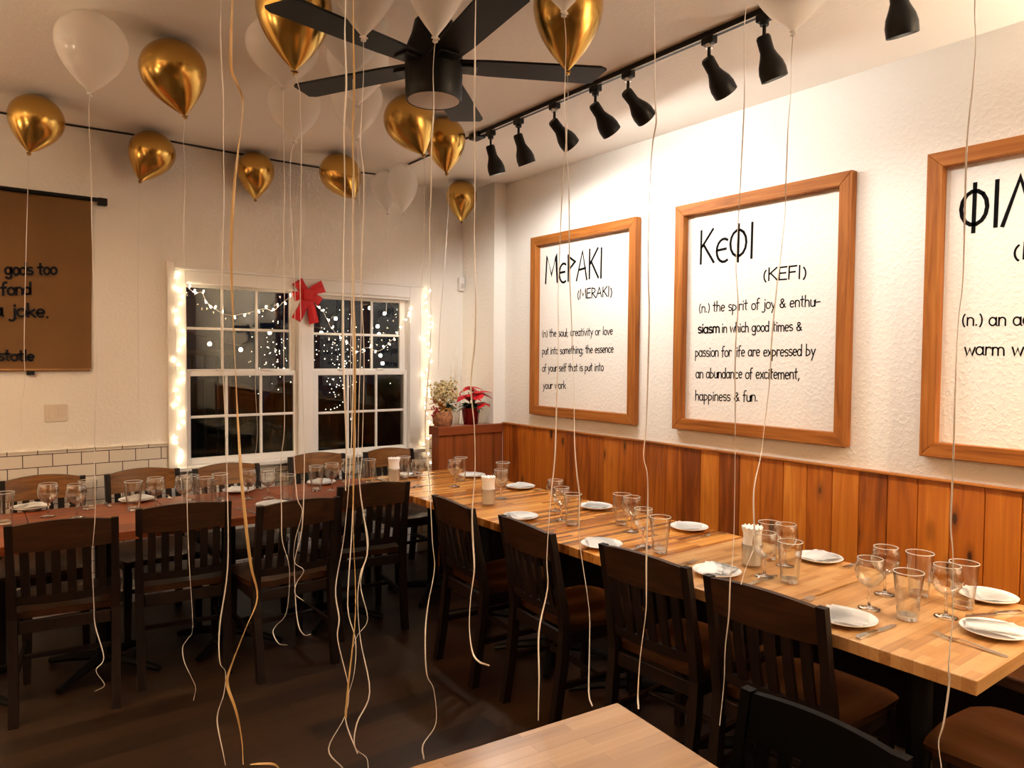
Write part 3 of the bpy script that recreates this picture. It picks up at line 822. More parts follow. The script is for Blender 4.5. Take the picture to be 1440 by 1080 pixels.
def wall_sign(name, label, yl, yr, z0, z1, lines):
    """open wooden frame on the right wall with words hand painted inside; yl > yr"""
    t = thing(name, label, 'sign', (XR, (yl + yr) / 2, z0), 0, 'framed word signs on the right wall')
    t_inv = Vector(t.location)
    w, d = .064, .046
    ym = (yl + yr) / 2; hy = (yl - yr) / 2; H = z1 - z0
    # mitred rails (y, z outlines), local to the sign
    O = [(-hy, 0), (hy, 0), (hy, H), (-hy, H)]; I = [(-hy + w, w), (hy - w, w), (hy - w, H - w), (-hy + w, H - w)]
    for i, nm in enumerate(('bottom_rail', 'left_stile', 'top_rail', 'right_stile')):
        j = (i + 1) % 4
        bm = BM(); prism(bm, [O[i], O[j], I[j], I[i]], -d, -.0015, 'yz')
        es = [e for e in bm.edges]
        bmesh.ops.bevel(bm, geom=es, offset=.0025, segments=1, affect='EDGES')
        obj(nm, bm, M['frame_wood_flat' if i in (0, 2) else 'frame_wood'], t)
    for txt, p0, p1, hpx, pen in lines:
        A = on_x(p0[0], p0[1], XR); B = on_x(p1[0], p1[1], XR); T = on_x(p0[0], p0[1] - hpx, XR)
        right = (B - A); width = right.length; right.normalize()
        bm = BM(); write(bm, txt, A - t_inv, right, UP, width, T.z - A.z, pen, Vector((-.0008, 0, 0)))
        obj('lettering', bm, M['ink'], t)
    return t


wall_sign('framed_sign', 'wood framed MERAKI sign, the farthest of the three on the right wall', 4.206, 3.143, 1.139, 2.440, [
    ('M\u03b5\u03c1AKI', (766.5, 399.5), (848.5, 390.5), 38, .0158), ('(MERAKI)', (812, 420.5), (861, 416.5), 13.5, .0088),
    ('(n) the soul; creativity or love', (762.5, 474), (862, 470.5), 10.5, .0068), ('put into something; the essence', (762.5, 498.4), (863, 495.6), 10.5, .0068),
    ('of your self that is put into', (762.5, 522.4), (849, 521.3), 10.5, .0068), ('your work', (763.5, 546.6), (796, 546.8), 10.5, .0068)])
wall_sign('framed_sign', 'wood framed KEFI sign, the middle one of the three on the right wall', 2.836, 1.772, 1.144, 2.450, [
    ('K\u03b5\u03c6I', (983, 372.5), (1062, 362.5), 46, .0145), ('(KEFI)', (1073, 395), (1134.5, 391.5), 17.5, .0085),
    ('(n.) the spirit of joy & enthu-', (983, 439.5), (1154, 430), 14, .0064), ('siasm', (981.5, 468.6), (1012.5, 467.6), 14, .0092), ('in which good times &', (1015, 467.6), (1128, 465), 13.5, .0064),
    ('passion for life are expressed by', (977.5, 501.6), (1147, 500.4), 14, .0064), ('an abundance of excitement,', (978.5, 531.5), (1125, 533), 14, .0064),
    ('happiness & fun.', (977.5, 563), (1066, 564.5), 14, .0064)])
t3 = wall_sign('framed_sign', 'wood framed sign on the right wall, cut by the right edge of the photo', 1.442, 0.378, 1.142, 2.448, [
    ('(n.) an act of', (1352.5, 457.8), (1493, 457), 19, .0062), ('warm welcome', (1356, 499), (1522, 501), 19, .0062)])
bm = BM(); ref = Vector(t3.location); yy = on_x(1347, 327, XR); 
write(bm, '\u03c6I\u03bbO\u03beENIA', Vector((XR, yy.y, 2.108)) - ref, Vector((0, -1, 0)), UP, .87, .185, .0165, Vector((-.0008, 0, 0))); obj('lettering', bm, M['ink'], t3)
yy = on_x(1424, 365, XR)
bm = BM(); write(bm, '(FILOXENIA)', Vector((XR, yy.y, yy.z)) - ref, Vector((0, -1, 0)), UP, .60, .066, .0085, Vector((-.0008, 0, 0))); obj('lettering', bm, M['ink'], t3)

# kraft paper banner on a black rod, left end of the back wall
bx0, bx1 = -0.98, 0.585
bn = thing('paper_banner', 'brown kraft paper banner with dark handwriting hung on the back wall', 'banner', (0, YB, 1.47))
bm = BM(); N = 40
sec = lambda z, i: .018 + .004 * math.sin(i * .7)
rows = [(-.012, 1.010), (.0, .60), (.004, .30), (0.006, .0)]
v = []
for dy, z in [(-.020, 1.005), (-.012, .70), (-.010, .35), (-.012, .05), (-.016, .0)]:
    v.append([bm.verts.new((bx0 + (bx1 - bx0) * i / N + (0 if z > .5 else -.012 * (1 - z)) * (i == N), dy - .003 * math.sin(i * .55), z)) for i in range(N + 1)])
for A, B in zip(v, v[1:]):
    for i in range(N): bm.faces.new((A[i], A[i + 1], B[i + 1], B[i]))
bmesh.ops.solidify(bm, geom=bm.faces[:], thickness=.001)
obj('paper_sheet', bm, M['kraft'], bn, True)
bm = BM(); tube(bm, [(bx0 - .10, -.030, 1.022), (bx1 + .075, -.030, 1.015)], .013, 10); obj('hanging_rod', bm, M['black'], bn, True)
bm = BM(); box(bm, (bx1 + .030, -.040, .985), (bx1 + .082, -.0005, 1.030), .004); obj('rod_bracket', bm, M['black'], bn)
bm = BM(); tube(bm, [(bx0 + .01, -.016, -.006), (bx1 - .02, -.016, -.006)], .007, 8); obj('bottom_dowel', bm, M['kraft'], bn, True)
bm = BM(); box(bm, (.245, -.022, -.036), (.285, -.010, -.012), .003); obj('clip', bm, M['black'], bn)
for txt, p0, p1, hp, full in [('gods too', (7, 386), (80.5, 385.5), 17, 'the '), ('fond', (1.5, 414.5), (45, 414), 17, 'are '), ('a joke.', (-9.5, 443.5), (69.5, 446.5), 19, 'of '), ('stotle', (-3, 506.5), (48.5, 507.5), 15, 'ari')]:
    A = on_y(p0[0], p0[1], YB - .0160); B = on_y(p1[0], p1[1], YB - .0160); T = on_y(p0[0], p0[1] - hp, YB - .0160)
    r = (B - A); per = r.length / layout(txt); r.normalize()
    start = A - r * per * layout(full)
    bm = BM(); write(bm, full + txt, start - Vector(bn.location), r, UP, per * layout(full + txt), T.z - A.z, .012, Vector((0, 0, 0)))
    obj('lettering', bm, M['ink_blue'], bn)

# double switch plate
sp = thing('switch_plate', 'ivory double light switch plate on the back wall under the banner', 'light switch', (.388, YB, 1.209))
bm = BM(); box(bm, (-.058, -.007, -.052), (.058, -.0005, .052), .003); obj('cover_plate', bm, M['plastic'], sp)
bm = BM(); box(bm, (-.036, -.0095, -.033), (-.009, -.007, .033), .001); obj('rocker', bm, M['plastic'], sp)
bm = BM(); box(bm, (.010, -.0095, -.020), (.034, -.007, .033), .001); obj('dimmer', bm, M['plastic'], sp)
# alarm sensor on the corner
se = thing('motion_sensor', 'small white alarm sensor high on the corner beside the pilaster', 'sensor', (3.222, YB - .0005, 2.10))
bm = BM(); box(bm, (-.032, -.045, 0), (.020, 0, .11), .012, 3); obj('housing', bm, M['white_plastic'], se, 30)
bm = BM(); box(bm, (-.024, -.048, .018), (.012, -.044, .058), .002); obj('lens', bm, M['fan_lens'], se)

# ================================================================== TABLES
def pedestal(t, w, d):
    bm = BM(); tube(bm, [(0, 0, .03), (0, 0, .70)], .036, 14); obj('pedestal', bm, M['iron'], t, 35)
    bm = BM()
    for a in range(4):
        x, y = (math.cos(PI / 4 + a * PI / 2), math.sin(PI / 4 + a * PI / 2))
        tube(bm, [(x * .03, y * .03, .06), (x * .16, y * .16, .045), (x * .30, y * .30, .015)], [.026, .022, .015], 8)
    obj('base', bm, M['iron'], t, 35)
    bm = BM(); box(bm, (-.16, -.16, .690), (.16, .16, .7085), .003); obj('top_plate', bm, M['iron'], t)


def cafe_table(label, x0, x1, y0, y1, mat, group, rz=0, thick=.040):
    t = thing('cafe_table', label, 'table', ((x0 + x1) / 2, (y0 + y1) / 2, 0), rz, group)
    hx, hy = (x1 - x0) / 2, (y1 - y0) / 2
    bm = BM(); box(bm, (-hx, -hy, TABLE - thick), (hx, hy, TABLE), .003, 2); obj('tabletop', bm, mat, t)
    pedestal(t, hx, hy)
    return t


RX0, RX1 = 2.030, 2.790
ys = [0.722, 1.330, 1.958, 2.580, 3.128, 3.750, 4.400]
names = ['pale butcher block table at the near end of the pine wall row', 'pale butcher block table carrying a paper filled tumbler, second from the near end',
         'amber striped table, third from the near end of the row along the pine wall', 'amber striped table along the pine wall, fourth from the near end',
         'amber striped table by the first chair of the aisle, fifth from the near end', 'amber striped table at the far corner of the row, beside the knee wall']
for i in range(6):
    off = -.010 if i in (0,) else (.006 if i == 2 else 0)
    cafe_table(names[i], RX0 + off, RX1 + off, ys[i] + .0015, ys[i + 1] - (.0015 if i else .013), M['block_light'] if i < 2 else M['block_mid'], 'tables along the pine wall', thick=.040)
lx = [2.018, 1.40, 0.80, 0.199, -0.41, -1.02]
names = ['red brown plank table under the window, touching the amber corner table', 'red brown plank table second from the right in the row under the window',
         'red brown plank table third from the right in the row under the window', 'red brown plank table at the left edge of the photo, under the tiled wall', 'red brown plank table beyond the left edge of the photo']
for i in range(5):
    cafe_table(names[i], lx[i + 1] + .0015, lx[i] - .0015, 3.655, 4.415, M['plank_red'], 'tables along the back wall')
ft = cafe_table('tan butcher block table, bare, its corner at the bottom of the photo', 0, 1, 0, 1, M['block_front'], None)
for c in list(ft.children):
    bpy.data.objects.remove(c)
ft.rotation_euler = (0, 0, math.radians(-5.5)); ft.location = (1.202 - .62 / 2 - .03, 1.180 - .38, 0)
bm = BM(); box(bm, (-.40, -.34, TABLE - .04), (.34, .38, TABLE), .004, 2); obj('tabletop', bm, M['block_front'], ft)
pedestal(ft, .3, .3)
# place so that the far right corner sits at (1.202, 1.180)
cr = Matrix.Rotation(math.radians(-5.5), 3, 'Z') @ Vector((.34, .38, 0)); ft.location = (1.202 - cr.x, 1.180 - cr.y, 0)

# ================================================================== CHAIRS
def make_chair(mats, crown=.022):
    """slat back dining chair; origin on the floor under the back, seat towards +y"""
    wood, crest, seat, worn = mats  # worn: crest front colour with the overhead light painted in
    t = thing('dining_chair', 'x', 'chair')
    W = .192
    # saddle seat
    bm = BM(); nx, ny = 12, 12; top = []; bot = []
    for j in range(ny + 1):
        v = j / ny; y = .012 + v * .425
        half = .185 + .030 * math.sin(min(1, v * 1.25) * PI / 2) - (.028 * max(0, (v - .86) / .14) ** 2)
        rt = []; rb = []
        for i in range(nx + 1):
            u = -1 + 2 * i / nx
            dip = .014 * math.exp(-((abs(u) - .45) / .34) ** 2) * math.exp(-((v - .42) / .38) ** 2)
            roll = .013 * max(0, (v - .78) / .22) ** 2 + .006 * max(0, (abs(u) - .85) / .15) ** 2
            yy = y + (.018 * (1 - u * u) if j == ny else .018 * (1 - u * u) * v)
            rt.append(bm.verts.new((u * half, yy, .462 - dip - roll))); rb.append(bm.verts.new((u * half * .97, yy * .99 + .002, .428)))
        top.append(rt); bot.append(rb)
    for j in range(ny):
        for i in range(nx):
            bm.faces.new((top[j][i], top[j][i + 1], top[j + 1][i + 1], top[j + 1][i])); bm.faces.new((bot[j][i], bot[j + 1][i], bot[j + 1][i + 1], bot[j][i + 1]))
    for j in range(ny):
        bm.faces.new((top[j][0], top[j + 1][0], bot[j + 1][0], bot[j][0])); bm.faces.new((top[j][nx], bot[j][nx], bot[j + 1][nx], top[j + 1][nx]))
    for i in range(nx):
        bm.faces.new((top[0][i], bot[0][i], bot[0][i + 1], top[0][i + 1])); bm.faces.new((top[ny][i], top[ny][i + 1], bot[ny][i + 1], bot[ny][i]))
    obj('seat', bm, seat, t, 50)
    # rear legs run up into the back stiles
    def rake(z): return (-.012 - .075 * max(0, (z - .44) / .42) ** 1.15) if z > .44 else (-.012 - .055 * ((.44 - z) / .44) ** 1.4)
    for s in (-1, 1):
        bm = BM(); rings = []
        for z in (0, .15, .30, .44, .55, .65, .75, .852):
            y = rake(z); hw = .0145 if z > .6 else .018; hd = .014 if z > .6 else .019
            xx = s * (W - .004 * (z < .3))
            rings.append([bm.verts.new((xx + a * hw, y + b * hd, z)) for a, b in ((-1, -1), (1, -1), (1, 1), (-1, 1))])
        for A, B in zip(rings, rings[1:]):
            for k in range(4): bm.faces.new((A[k], A[(k + 1) % 4], B[(k + 1) % 4], B[k]))
        bm.faces.new(rings[0][::-1]); bm.faces.new(rings[-1])
        obj('back_leg', bm, wood, t)
        bm = BM(); rings = []
        for z, h in ((0, .015), (.20, .018), (.427, .021)):
            rings.append([bm.verts.new((s * (.178 + .012 * (.43 - z)) + a * h, .385 + b * h, z)) for a, b in ((-1, -1), (1, -1), (1, 1), (-1, 1))])
        for A, B in zip(rings, rings[1:]):
            for k in range(4): bm.faces.new((A[k], A[(k + 1) % 4], B[(k + 1) % 4], B[k]))
        bm.faces.new(rings[0][::-1]); bm.faces.new(rings[-1])
        obj('front_leg', bm, wood, t)
        bm = BM(); box(bm, (s * .183 - .010, -.022, .190), (s * .183 + .010, .370, .216), .003); obj('side_stretcher', bm, wood, t)
    bm = BM(); box(bm, (-.173, .165, .194), (.173, .187, .214), .003); obj('cross_stretcher', bm, wood, t)
    bm = BM()
    box(bm, (-.170, .372, .372), (.170, .394, .426), .003); box(bm, (-.172, -.020, .372), (.172, -.002, .426), .003)
    for s in (-1, 1): box(bm, (s * .182 - .011, .0, .372), (s * .182 + .011, .366, .426), .003)
    obj('seat_apron', bm, wood, t)
    # curved crest rail, arched a little in the middle
    def curved(z0, z1, x0, x1, th, bow, arch, n=14, front=0):
        bm = BM(); g = []
        for i in range(n + 1):
            x = x0 + (x1 - x0) * i / n; c = bow * (1 - (x / W) ** 2); a = arch * (1 - (x / W) ** 2)
            q = []
            for z, fr in ((z0, -1), (z1 + a, -1), (z1 + a, 1), (z0, 1)):
                q.append(bm.verts.new((x, rake(z) - c + fr * th / 2, z)))
            g.append(q)
        for A, B in zip(g, g[1:]):
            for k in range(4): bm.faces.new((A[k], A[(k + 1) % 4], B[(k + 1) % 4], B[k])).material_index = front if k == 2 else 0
        bm.faces.new(g[0][::-1]); bm.faces.new(g[-1])
        bmesh.ops.bevel(bm, geom=[e for e in bm.edges if len(e.link_faces) == 2 and e.calc_face_angle(0) > .9], offset=.003, segments=1, affect='EDGES')
        return bm
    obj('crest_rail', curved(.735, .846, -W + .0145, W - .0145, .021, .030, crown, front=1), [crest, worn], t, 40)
    obj('lower_rail', curved(.500, .535, -W + .016, W - .016, .018, .022, 0), wood, t, 40)
    for i in range(6):
        x = -.140 + i * .056; c = .030 * (1 - (x / W) ** 2); c0 = .022 * (1 - (x / W) ** 2)
        bm = BM(); g = []
        for z in (.530, .60, .67, .740):
            f = (z - .53) / .21; y = rake(z) - (c0 + (c - c0) * f) - .004 * math.sin(f * PI)
            g.append([bm.verts.new((x + a * .0165, y + b * .006, z)) for a, b in ((-1, -1), (1, -1), (1, 1), (-1, 1))])
        for A, B in zip(g, g[1:]):
            for k in range(4): bm.faces.new((A[k], A[(k + 1) % 4], B[(k + 1) % 4], B[k]))
        bm.faces.new(g[0][::-1]); bm.faces.new(g[-1])
        obj('back_slat', bm, wood, t)
    return t


RK = .087   # how far the top of the back leans behind the origin
ch0 = make_chair((M['chair_wood'], M['crest_wood'], M['seat_wood'], M['crest_lit']))
first = [True]


def place_chair(ax, ay, bx, by, label, group, face=None):
    """top of the back between a and b; the seat looks left of a -> b"""
    o = ch0 if first[0] else copy_tree(ch0)
    first[0] = False
    m = Vector(((ax + bx) / 2, (ay + by) / 2, 0)); d = (Vector((bx, by, 0)) - Vector((ax, ay, 0))).normalized()
    f = Vector((-d.y, d.x, 0))
    o.location = m + f * RK
    o.rotation_euler = (0, 0, math.atan2(d.y, d.x))
    o['label'] = label
    if group: o['group'] = group
    elif 'group' in o.keys(): del o['group']
    return o


gA = 'chairs on the near side of the window tables'; gB = 'chairs against the window wall'; gC = 'chairs along the aisle of the pine wall tables'
place_chair(.105, 3.575, .482, 3.520, 'dark slat back chair at the far left, its back turned to the camera', gA)
place_chair(.600, 3.640, .975, 3.590, 'dark slat back chair second from the left with its back to the camera', gA)
place_chair(1.065, 3.385, 1.455, 3.395, 'dark slat back chair pulled out from the plank tables, brown seat showing', gA)
place_chair(1.575, 3.640, 1.955, 3.590, 'dark slat back chair at the corner where the two table rows meet', gA)
place_chair(1.880, 3.150, 1.850, 2.790, 'dark slat back chair farthest along the aisle side of the pine wall tables', gC)
place_chair(1.885, 2.585, 1.850, 2.200, 'dark slat back chair second from the far end of the aisle side', gC)
place_chair(1.910, 1.955, 1.925, 1.585, 'dark slat back chair second from the near end of the aisle side', gC)
place_chair(1.915, 1.470, 1.930, 1.095, 'dark slat back chair nearest the camera on the aisle side', gC)
place_chair(.505, 4.830, .112, 4.858, 'brown slat back chair against the tiled wall at the left edge, facing the camera', gB)
place_chair(1.010, 4.815, .615, 4.800, 'brown slat back chair against the tiles just left of the window, facing the camera', gB)
place_chair(1.478, 4.750, 1.088, 4.730, 'brown slat back chair under the left window panes, facing the camera', gB)
place_chair(2.140, 4.900, 1.755, 4.915, 'brown slat back chair under the middle post of the window, facing the camera', gB)
place_chair(2.690, 4.870, 2.290, 4.860, 'brown slat back chair under the right end of the window, facing the camera', gB)
place_chair(2.190, .400, 2.590, .400, 'dark chair heading the pine wall tables, only its brown seat in the frame', None)
# the black chair at the front table
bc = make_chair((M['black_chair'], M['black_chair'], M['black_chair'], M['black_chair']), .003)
bc['label'] = 'black chair at the bottom of the photo, its back turned to the pine wall tables'
d = Vector((.003, .347, 0)).normalized(); bc.scale = (.92, .92, .92); f = Vector((-d.y, d.x, 0))
bc.location = (Vector((1.452, .820, 0)) + f * RK * .92); bc.rotation_euler = (0, 0, math.atan2(d.y, d.x))
# the bench under the pine wall
bn2 = thing('wall_bench', 'low brown bench seat running along the pine wall behind the tables', 'bench', (3.10, 2.2, 0))
bm = BM(); box(bm, (-.20, -2.6, .40), (.230, 2.25, .45), .008, 2); obj('bench_seat', bm, M['seat_wood'], bn2)
bm = BM(); box(bm, (-.13, -2.58, 0), (.230, 2.23, .3995)); obj('bench_base', bm, M['chair_wood'], bn2)

# ================================================================== TABLEWARE
def cp(o, loc, rz, label, group):
    c = copy_tree(o); c.location = loc; c.rotation_euler = (0, 0, rz)
    c['label'] = label; c['group'] = group
    return c


protos = []
def proto(t): protos.append(t); return t


# wine glass
wg = proto(thing('wine_glass', 'x', 'wine glass'))
bm = BM()
lathe(bm, [(.0045, .068), (.014, .071), (.030, .084), (.0425, .103), (.0465, .122), (.0440, .145), (.0385, .165), (.0380, .1652), (.0374, .165), (.0428, .145), (.0452, .122), (.0412, .104), (.029, .0865), (.012, .074), (0, .0725)], 26)
obj('bowl', bm, M['glass'], wg, 60)
bm = BM(); lathe(bm, [(.0387, .1645), (.0391, .1655), (.0386, .1662), (.0372, .1662), (.0368, .1655), (.0373, .1645)], 26, close=True); obj('rim', bm, M['rim_glint'], wg, True)
bm = BM(); lathe(bm, [(0, .071), (.0060, .069), (.0044, .058), (.0038, .035), (.0046, .012), (.008, .0065), (.0, .006)], 14); obj('stem', bm, M['glass_solid'], wg, 60)
bm = BM(); lathe(bm, [(0, .008), (.010, .0065), (.0335, .0025), (.0340, .0012), (.0330, 0), (0, .0004)], 26); obj('foot', bm, M['glass_solid'], wg, 60)
# pint tumbler
pt = proto(thing('pint_glass', 'x', 'glass'))
bm = BM(); lathe(bm, [(.0295, .0), (.0305, .004), (.0440, .1495), (.0437, .150), (.0422, .1497), (.0295, .018), (.0290, .0165), (0, .0160)], 28); obj('wall', bm, M['glass'], pt, 60)
bm = BM(); lathe(bm, [(.0442, .1490), (.0445, .1500), (.0438, .1510), (.0422, .1510), (.0417, .1500), (.0421, .1490)], 28, close=True); obj('rim', bm, M['rim_glint'], pt, True)
bm = BM(); lathe(bm, [(0, .0155), (.0278, .0155), (.0288, .001), (.020, 0), (0, .002)], 28); obj('thick_base', bm, M['glass_solid'], pt, 60)
# plate
pl = proto(thing('side_plate', 'x', 'plate'))
bm = BM(); lathe(bm, [(0, .006), (.052, .006), (.060, .0085), (.084, .0165), (.0885, .0180), (.0895, .0165), (.086, .0135), (.062, .0045), (.050, .0025), (.048, 0), (.044, 0), (.043, .002), (0, .002)], 40); obj('dish', bm, M['china'], pl, 60)
bm = BM(); lathe(bm, [(.0880, .0180), (.0897, .0172), (.0895, .0160), (.0880, .0172)], 40, close=True); obj('rim', bm, M['china'], pl, 60)
# napkin
def napkin_mesh(seed):
    r = random.Random(seed); bm = BM(); n = 10; a, b = .072, .057
    def zf(u, v): return .0195 + .0025 * math.sin(u * 2.2 + seed) + .003 * v * u + .0015 * math.cos(v * 3 + seed) + .0015 * r.uniform(-.3, .3)
    for lay, (sx, sy, rot, dz) in enumerate(((1, 1, 0, 0), (.95, .88, .34, .0022))):
        g = [[None] * (n + 1) for _ in range(n + 1)]
        for i in range(n + 1):
            for j in range(n + 1):
                u, v = -1 + 2 * i / n, -1 + 2 * j / n
                x, y = u * a * sx, v * b * sy
                g[i][j] = bm.verts.new((x * math.cos(rot) - y * math.sin(rot), x * math.sin(rot) + y * math.cos(rot), zf(u, v) + dz))
        fs = []
        for i in range(n):
            for j in range(n): fs.append(bm.faces.new((g[i][j], g[i + 1][j], g[i + 1][j + 1], g[i][j + 1])))
        bmesh.ops.solidify(bm, geom=fs, thickness=.0012)
    return bm


np_ = []
for s in range(3):
    o = obj('paper_napkin', napkin_mesh(s), M['paper'], None, True); tag(o, 'x', 'napkin'); np_.append(o); protos.append(o)
# cutlery lying along +x from handle end to tip
def strip(bm, stations):
    """stations: x, half width, z middle, thickness"""
    g = []
    for x, hw, z, th in stations:
        g.append([bm.verts.new((x, -hw, z)), bm.verts.new((x, 0, z - th * .2)), bm.verts.new((x, hw, z)), bm.verts.new((x, hw, z + th)), bm.verts.new((x, 0, z + th * .9)), bm.verts.new((x, -hw, z + th))])
    for A, B in zip(g, g[1:]):
        for k in range(6): bm.faces.new((A[k], A[(k + 1) % 6], B[(k + 1) % 6], B[k]))
    bm.faces.new(g[0][::-1]); bm.faces.new(g[-1])


fk = proto(thing('fork', 'x', 'fork'))
bm = BM(); strip(bm, [(0, .0065, .0005, .002), (.010, .0085, .0005, .0025), (.06, .006, .004, .0028), (.10, .0032, .0085, .003), (.125, .0034, .0075, .003)]); obj('handle', bm, M['steel'], fk, 40)
bm = BM(); strip(bm, [(.125, .0034, .0075, .003), (.135, .010, .005, .002), (.148, .0125, .0035, .0016), (.152, .0125, .0034, .0016)])
for q in range(4):
    yy = -.0105 + q * .007
    g = []
    for x, z in ((.151, .0034), (.170, .0042), (.193, .0095)):
        g.append([bm.verts.new((x, yy + a * (.0016 if x < .19 else .0009), z + b * .0008)) for a, b in ((-1, -1), (1, -1), (1, 1), (-1, 1))])
    for A, B in zip(g, g[1:]):
        for k in range(4): bm.faces.new((A[k], A[(k + 1) % 4], B[(k + 1) % 4], B[k]))
    bm.faces.new(g[0][::-1]); bm.faces.new(g[-1])
obj('tines', bm, M['steel'], fk, 40)
kn = proto(thing('table_knife', 'x', 'knife'))
bm = BM(); strip(bm, [(0, .006, .0004, .006), (.004, .0085, .0003, .0075), (.05, .0085, .0003, .0075), (.095, .0065, .0005, .006), (.10, .006, .001, .004)]); obj('handle', bm, M['steel'], kn, 40)
bm = BM(); strip(bm, [(.099, .0060, .001, .0024), (.12, .0090, .001, .0016), (.17, .0095, .0008, .0014), (.198, .0065, .0006, .0012), (.206, .001, .0006, .0008)]); obj('blade', bm, M['steel'], kn, 40)
# tumbler with a roll of paper wrapped breadsticks / napkins
jar = proto(thing('napkin_tumbler', 'x', 'napkin holder'))
bm = BM(); lathe(bm, [(.036, 0), (.0385, .003), (.0400, .088), (.0395, .089), (.0378, .088), (.0360, .008), (0, .0075), (0, 0)], 26); obj('tumbler', bm, M['glass'], jar, 60)
bm = BM(); nseg = 36; rings = []
for z, r, w in ((.009, .0340, .03), (.03, .0350, .04), (.06, .0358, .04), (.080, .0355, .05), (.086, .0362, .05), (.092, .0355, .05), (.112, .0335, .06), (.135, .0350, .09), (.155, .0395, .14), (.156, .034, .14), (.146, .026, .12)):
    rings.append([bm.verts.new((r * (1 + w * math.sin(k * 5.1 + z * 90) * .5) * math.cos(2 * PI * k / nseg), r * (1 + w * math.sin(k * 3.7 + z * 60) * .5) * math.sin(2 * PI * k / nseg), z + (.004 * math.sin(k * 2.3) if z > .13 else 0))) for k in range(nseg)])
for A, B in zip(rings, rings[1:]):
    for k in range(nseg): bm.faces.new((A[k], A[(k + 1) % nseg], B[(k + 1) % nseg], B[k]))
bm.faces.new(rings[0][::-1]); bm.faces.new(rings[-1])
obj('paper_roll', bm, M['paper'], jar, 50)
bm = BM()
for k in range(7):
    a = k * .9; x, y = .014 * math.cos(a), .014 * math.sin(a)
    tube(bm, [(x, y, .13), (x * 1.15, y * 1.15, .149 + .004 * math.sin(k * 3))], .0075, 7)
obj('napkin_ends', bm, M['paper'], jar, True)

E_ = 0.0006
def set_glass(kind, px, py, label, group):
    p = on_z(px, py, TABLE); p.z = TABLE + E_
    return cp({'w': wg, 'p': pt, 'j': jar}[kind], p, random.uniform(0, 6.28), label, group)


G1, G2 = 'glasses on the pine wall tables', 'glasses on the plank tables under the window'
GLASSES = [
    ('w', 1222, 856, 'wine glass on the near table with its foot hidden behind the napkin plate', G1),
    ('w', 1244, 836, 'wine glass just behind another one, left of the tall pint glass on the near table', G1),
    ('p', 1276, 871, 'pint glass nearest the front edge on the near table, at the tip of the knife', G1),
    ('p', 1292, 838, 'pint glass standing towards the pine wall on the near table, behind the front pint', G1),
    ('w', 1330, 868, 'rightmost wine glass on the near table, crossed by a hanging string', G1),
    ('p', 1354, 855, 'rightmost pint glass on the near table, in front of the far napkin plate', G1),
    ('w', 1075, 811, 'wine glass beside the tall paper filled tumbler on the second table', G1),
    ('w', 1104, 796, 'wine glass seen through the front pint on the second table, nearer the pine wall', G1),
    ('p', 1110, 819, 'pint glass in front of the wine glasses on the second table', G1),
    ('p', 1081, 786, 'pint glass half hidden behind the paper filled tumbler on the second table', G1),
    ('w', 904, 769, 'wine glass left of the front pint on the third table, above the chair crest', G1),
    ('p', 928, 777, 'pint glass at the right of the cluster of four on the third table', G1),
    ('w', 888, 748, 'wine glass second from the left in the cluster of four on the third table', G1),
    ('p', 874, 738, 'pint glass at the left of the cluster of four on the third table', G1),
    ('w', 780.6, 719, 'wine glass farthest left and nearest the wall in the trio on the fourth table', G1),
    ('w', 789, 732, 'middle wine glass of the trio on the fourth table', G1),
    ('p', 805, 738, 'pint glass at the right of the trio on the fourth table', G1),
    ('w', 639.5, 684.5, 'wine glass near the far end of the pine wall row, left of the farthest plate', G1),
    ('p', 648, 675.5, 'pint glass just behind the wine glass at the far end of the pine wall row', G1),
    ('w', 704, 701, 'wine glass right of the short paper filled tumbler on the fifth table', G1),
    ('p', 707, 684, 'pint glass behind the wine glass on the fifth table, left of the napkin plate', G1),
    ('w', 588, 684.5, 'wine glass at the right end of the plank tables, beside the amber table', G2),
    ('p', 568, 674.5, 'tumbler right of the paper filled glass at the right end of the plank tables', G2),
    ('p', 519, 679, 'tumbler left of the paper filled glass on the right plank table', G2),
    ('w', 490, 683, 'wine glass behind the chair crest on the right plank table, among the strings', G2),
    ('w', 466.7, 690, 'wine glass beside the pint in front of the plate under the window post', G2),
    ('p', 445, 690.5, 'pint glass in front of the plate under the window post', G2),
    ('p', 405, 706, 'pint glass behind the front plate in the middle of the plank tables', G2),
    ('w', 377, 701, 'wine glass just behind the front plate, left of the pint, middle plank table', G2),
    ('w', 349, 702, 'wine glass beside the gold ribbon in front of the left window plate', G2),
    ('p', 309.5, 704.5, 'pint glass left of the plate under the left window panes', G2),
    ('p', 289, 711, 'pint glass behind the crest of the second chair, right of the wine glass pair', G2),
    ('w', 259, 714, 'wine glass behind the crest of the second chair, hiding a pint', G2),
    ('p', 268, 707, 'pint glass just behind the wine glass at the left foot of the window', G2),
    ('w', 219, 716, 'wine glass right of the pint, before the plate left of the window', G2),
    ('p', 188, 717.5, 'pint glass in front of the plate left of the window', G2),
    ('w', 68, 726.7, 'wine glass in front of the leftmost plate', G2),
    ('w', 108, 728, 'wine glass right of the leftmost plate, in front of a pint', G2),
    ('p', 124, 716, 'pint glass behind the wine glass, right of the leftmost plate', G2),
    ('p', 6, 737, 'pint glass cut by the left edge of the photo', G2),
]
for a in GLASSES: set_glass(*a)
G3 = 'paper filled tumblers'
set_glass('j', 1057, 796, 'clear tumbler stuffed with a roll of white paper on the pale second table', G3)
set_glass('j', 686.7, 710, 'clear tumbler stuffed with white paper on the amber table near the far end', G3)
set_glass('j', 554, 678, 'clear tumbler stuffed with white paper at the right end of the plank tables', G3)

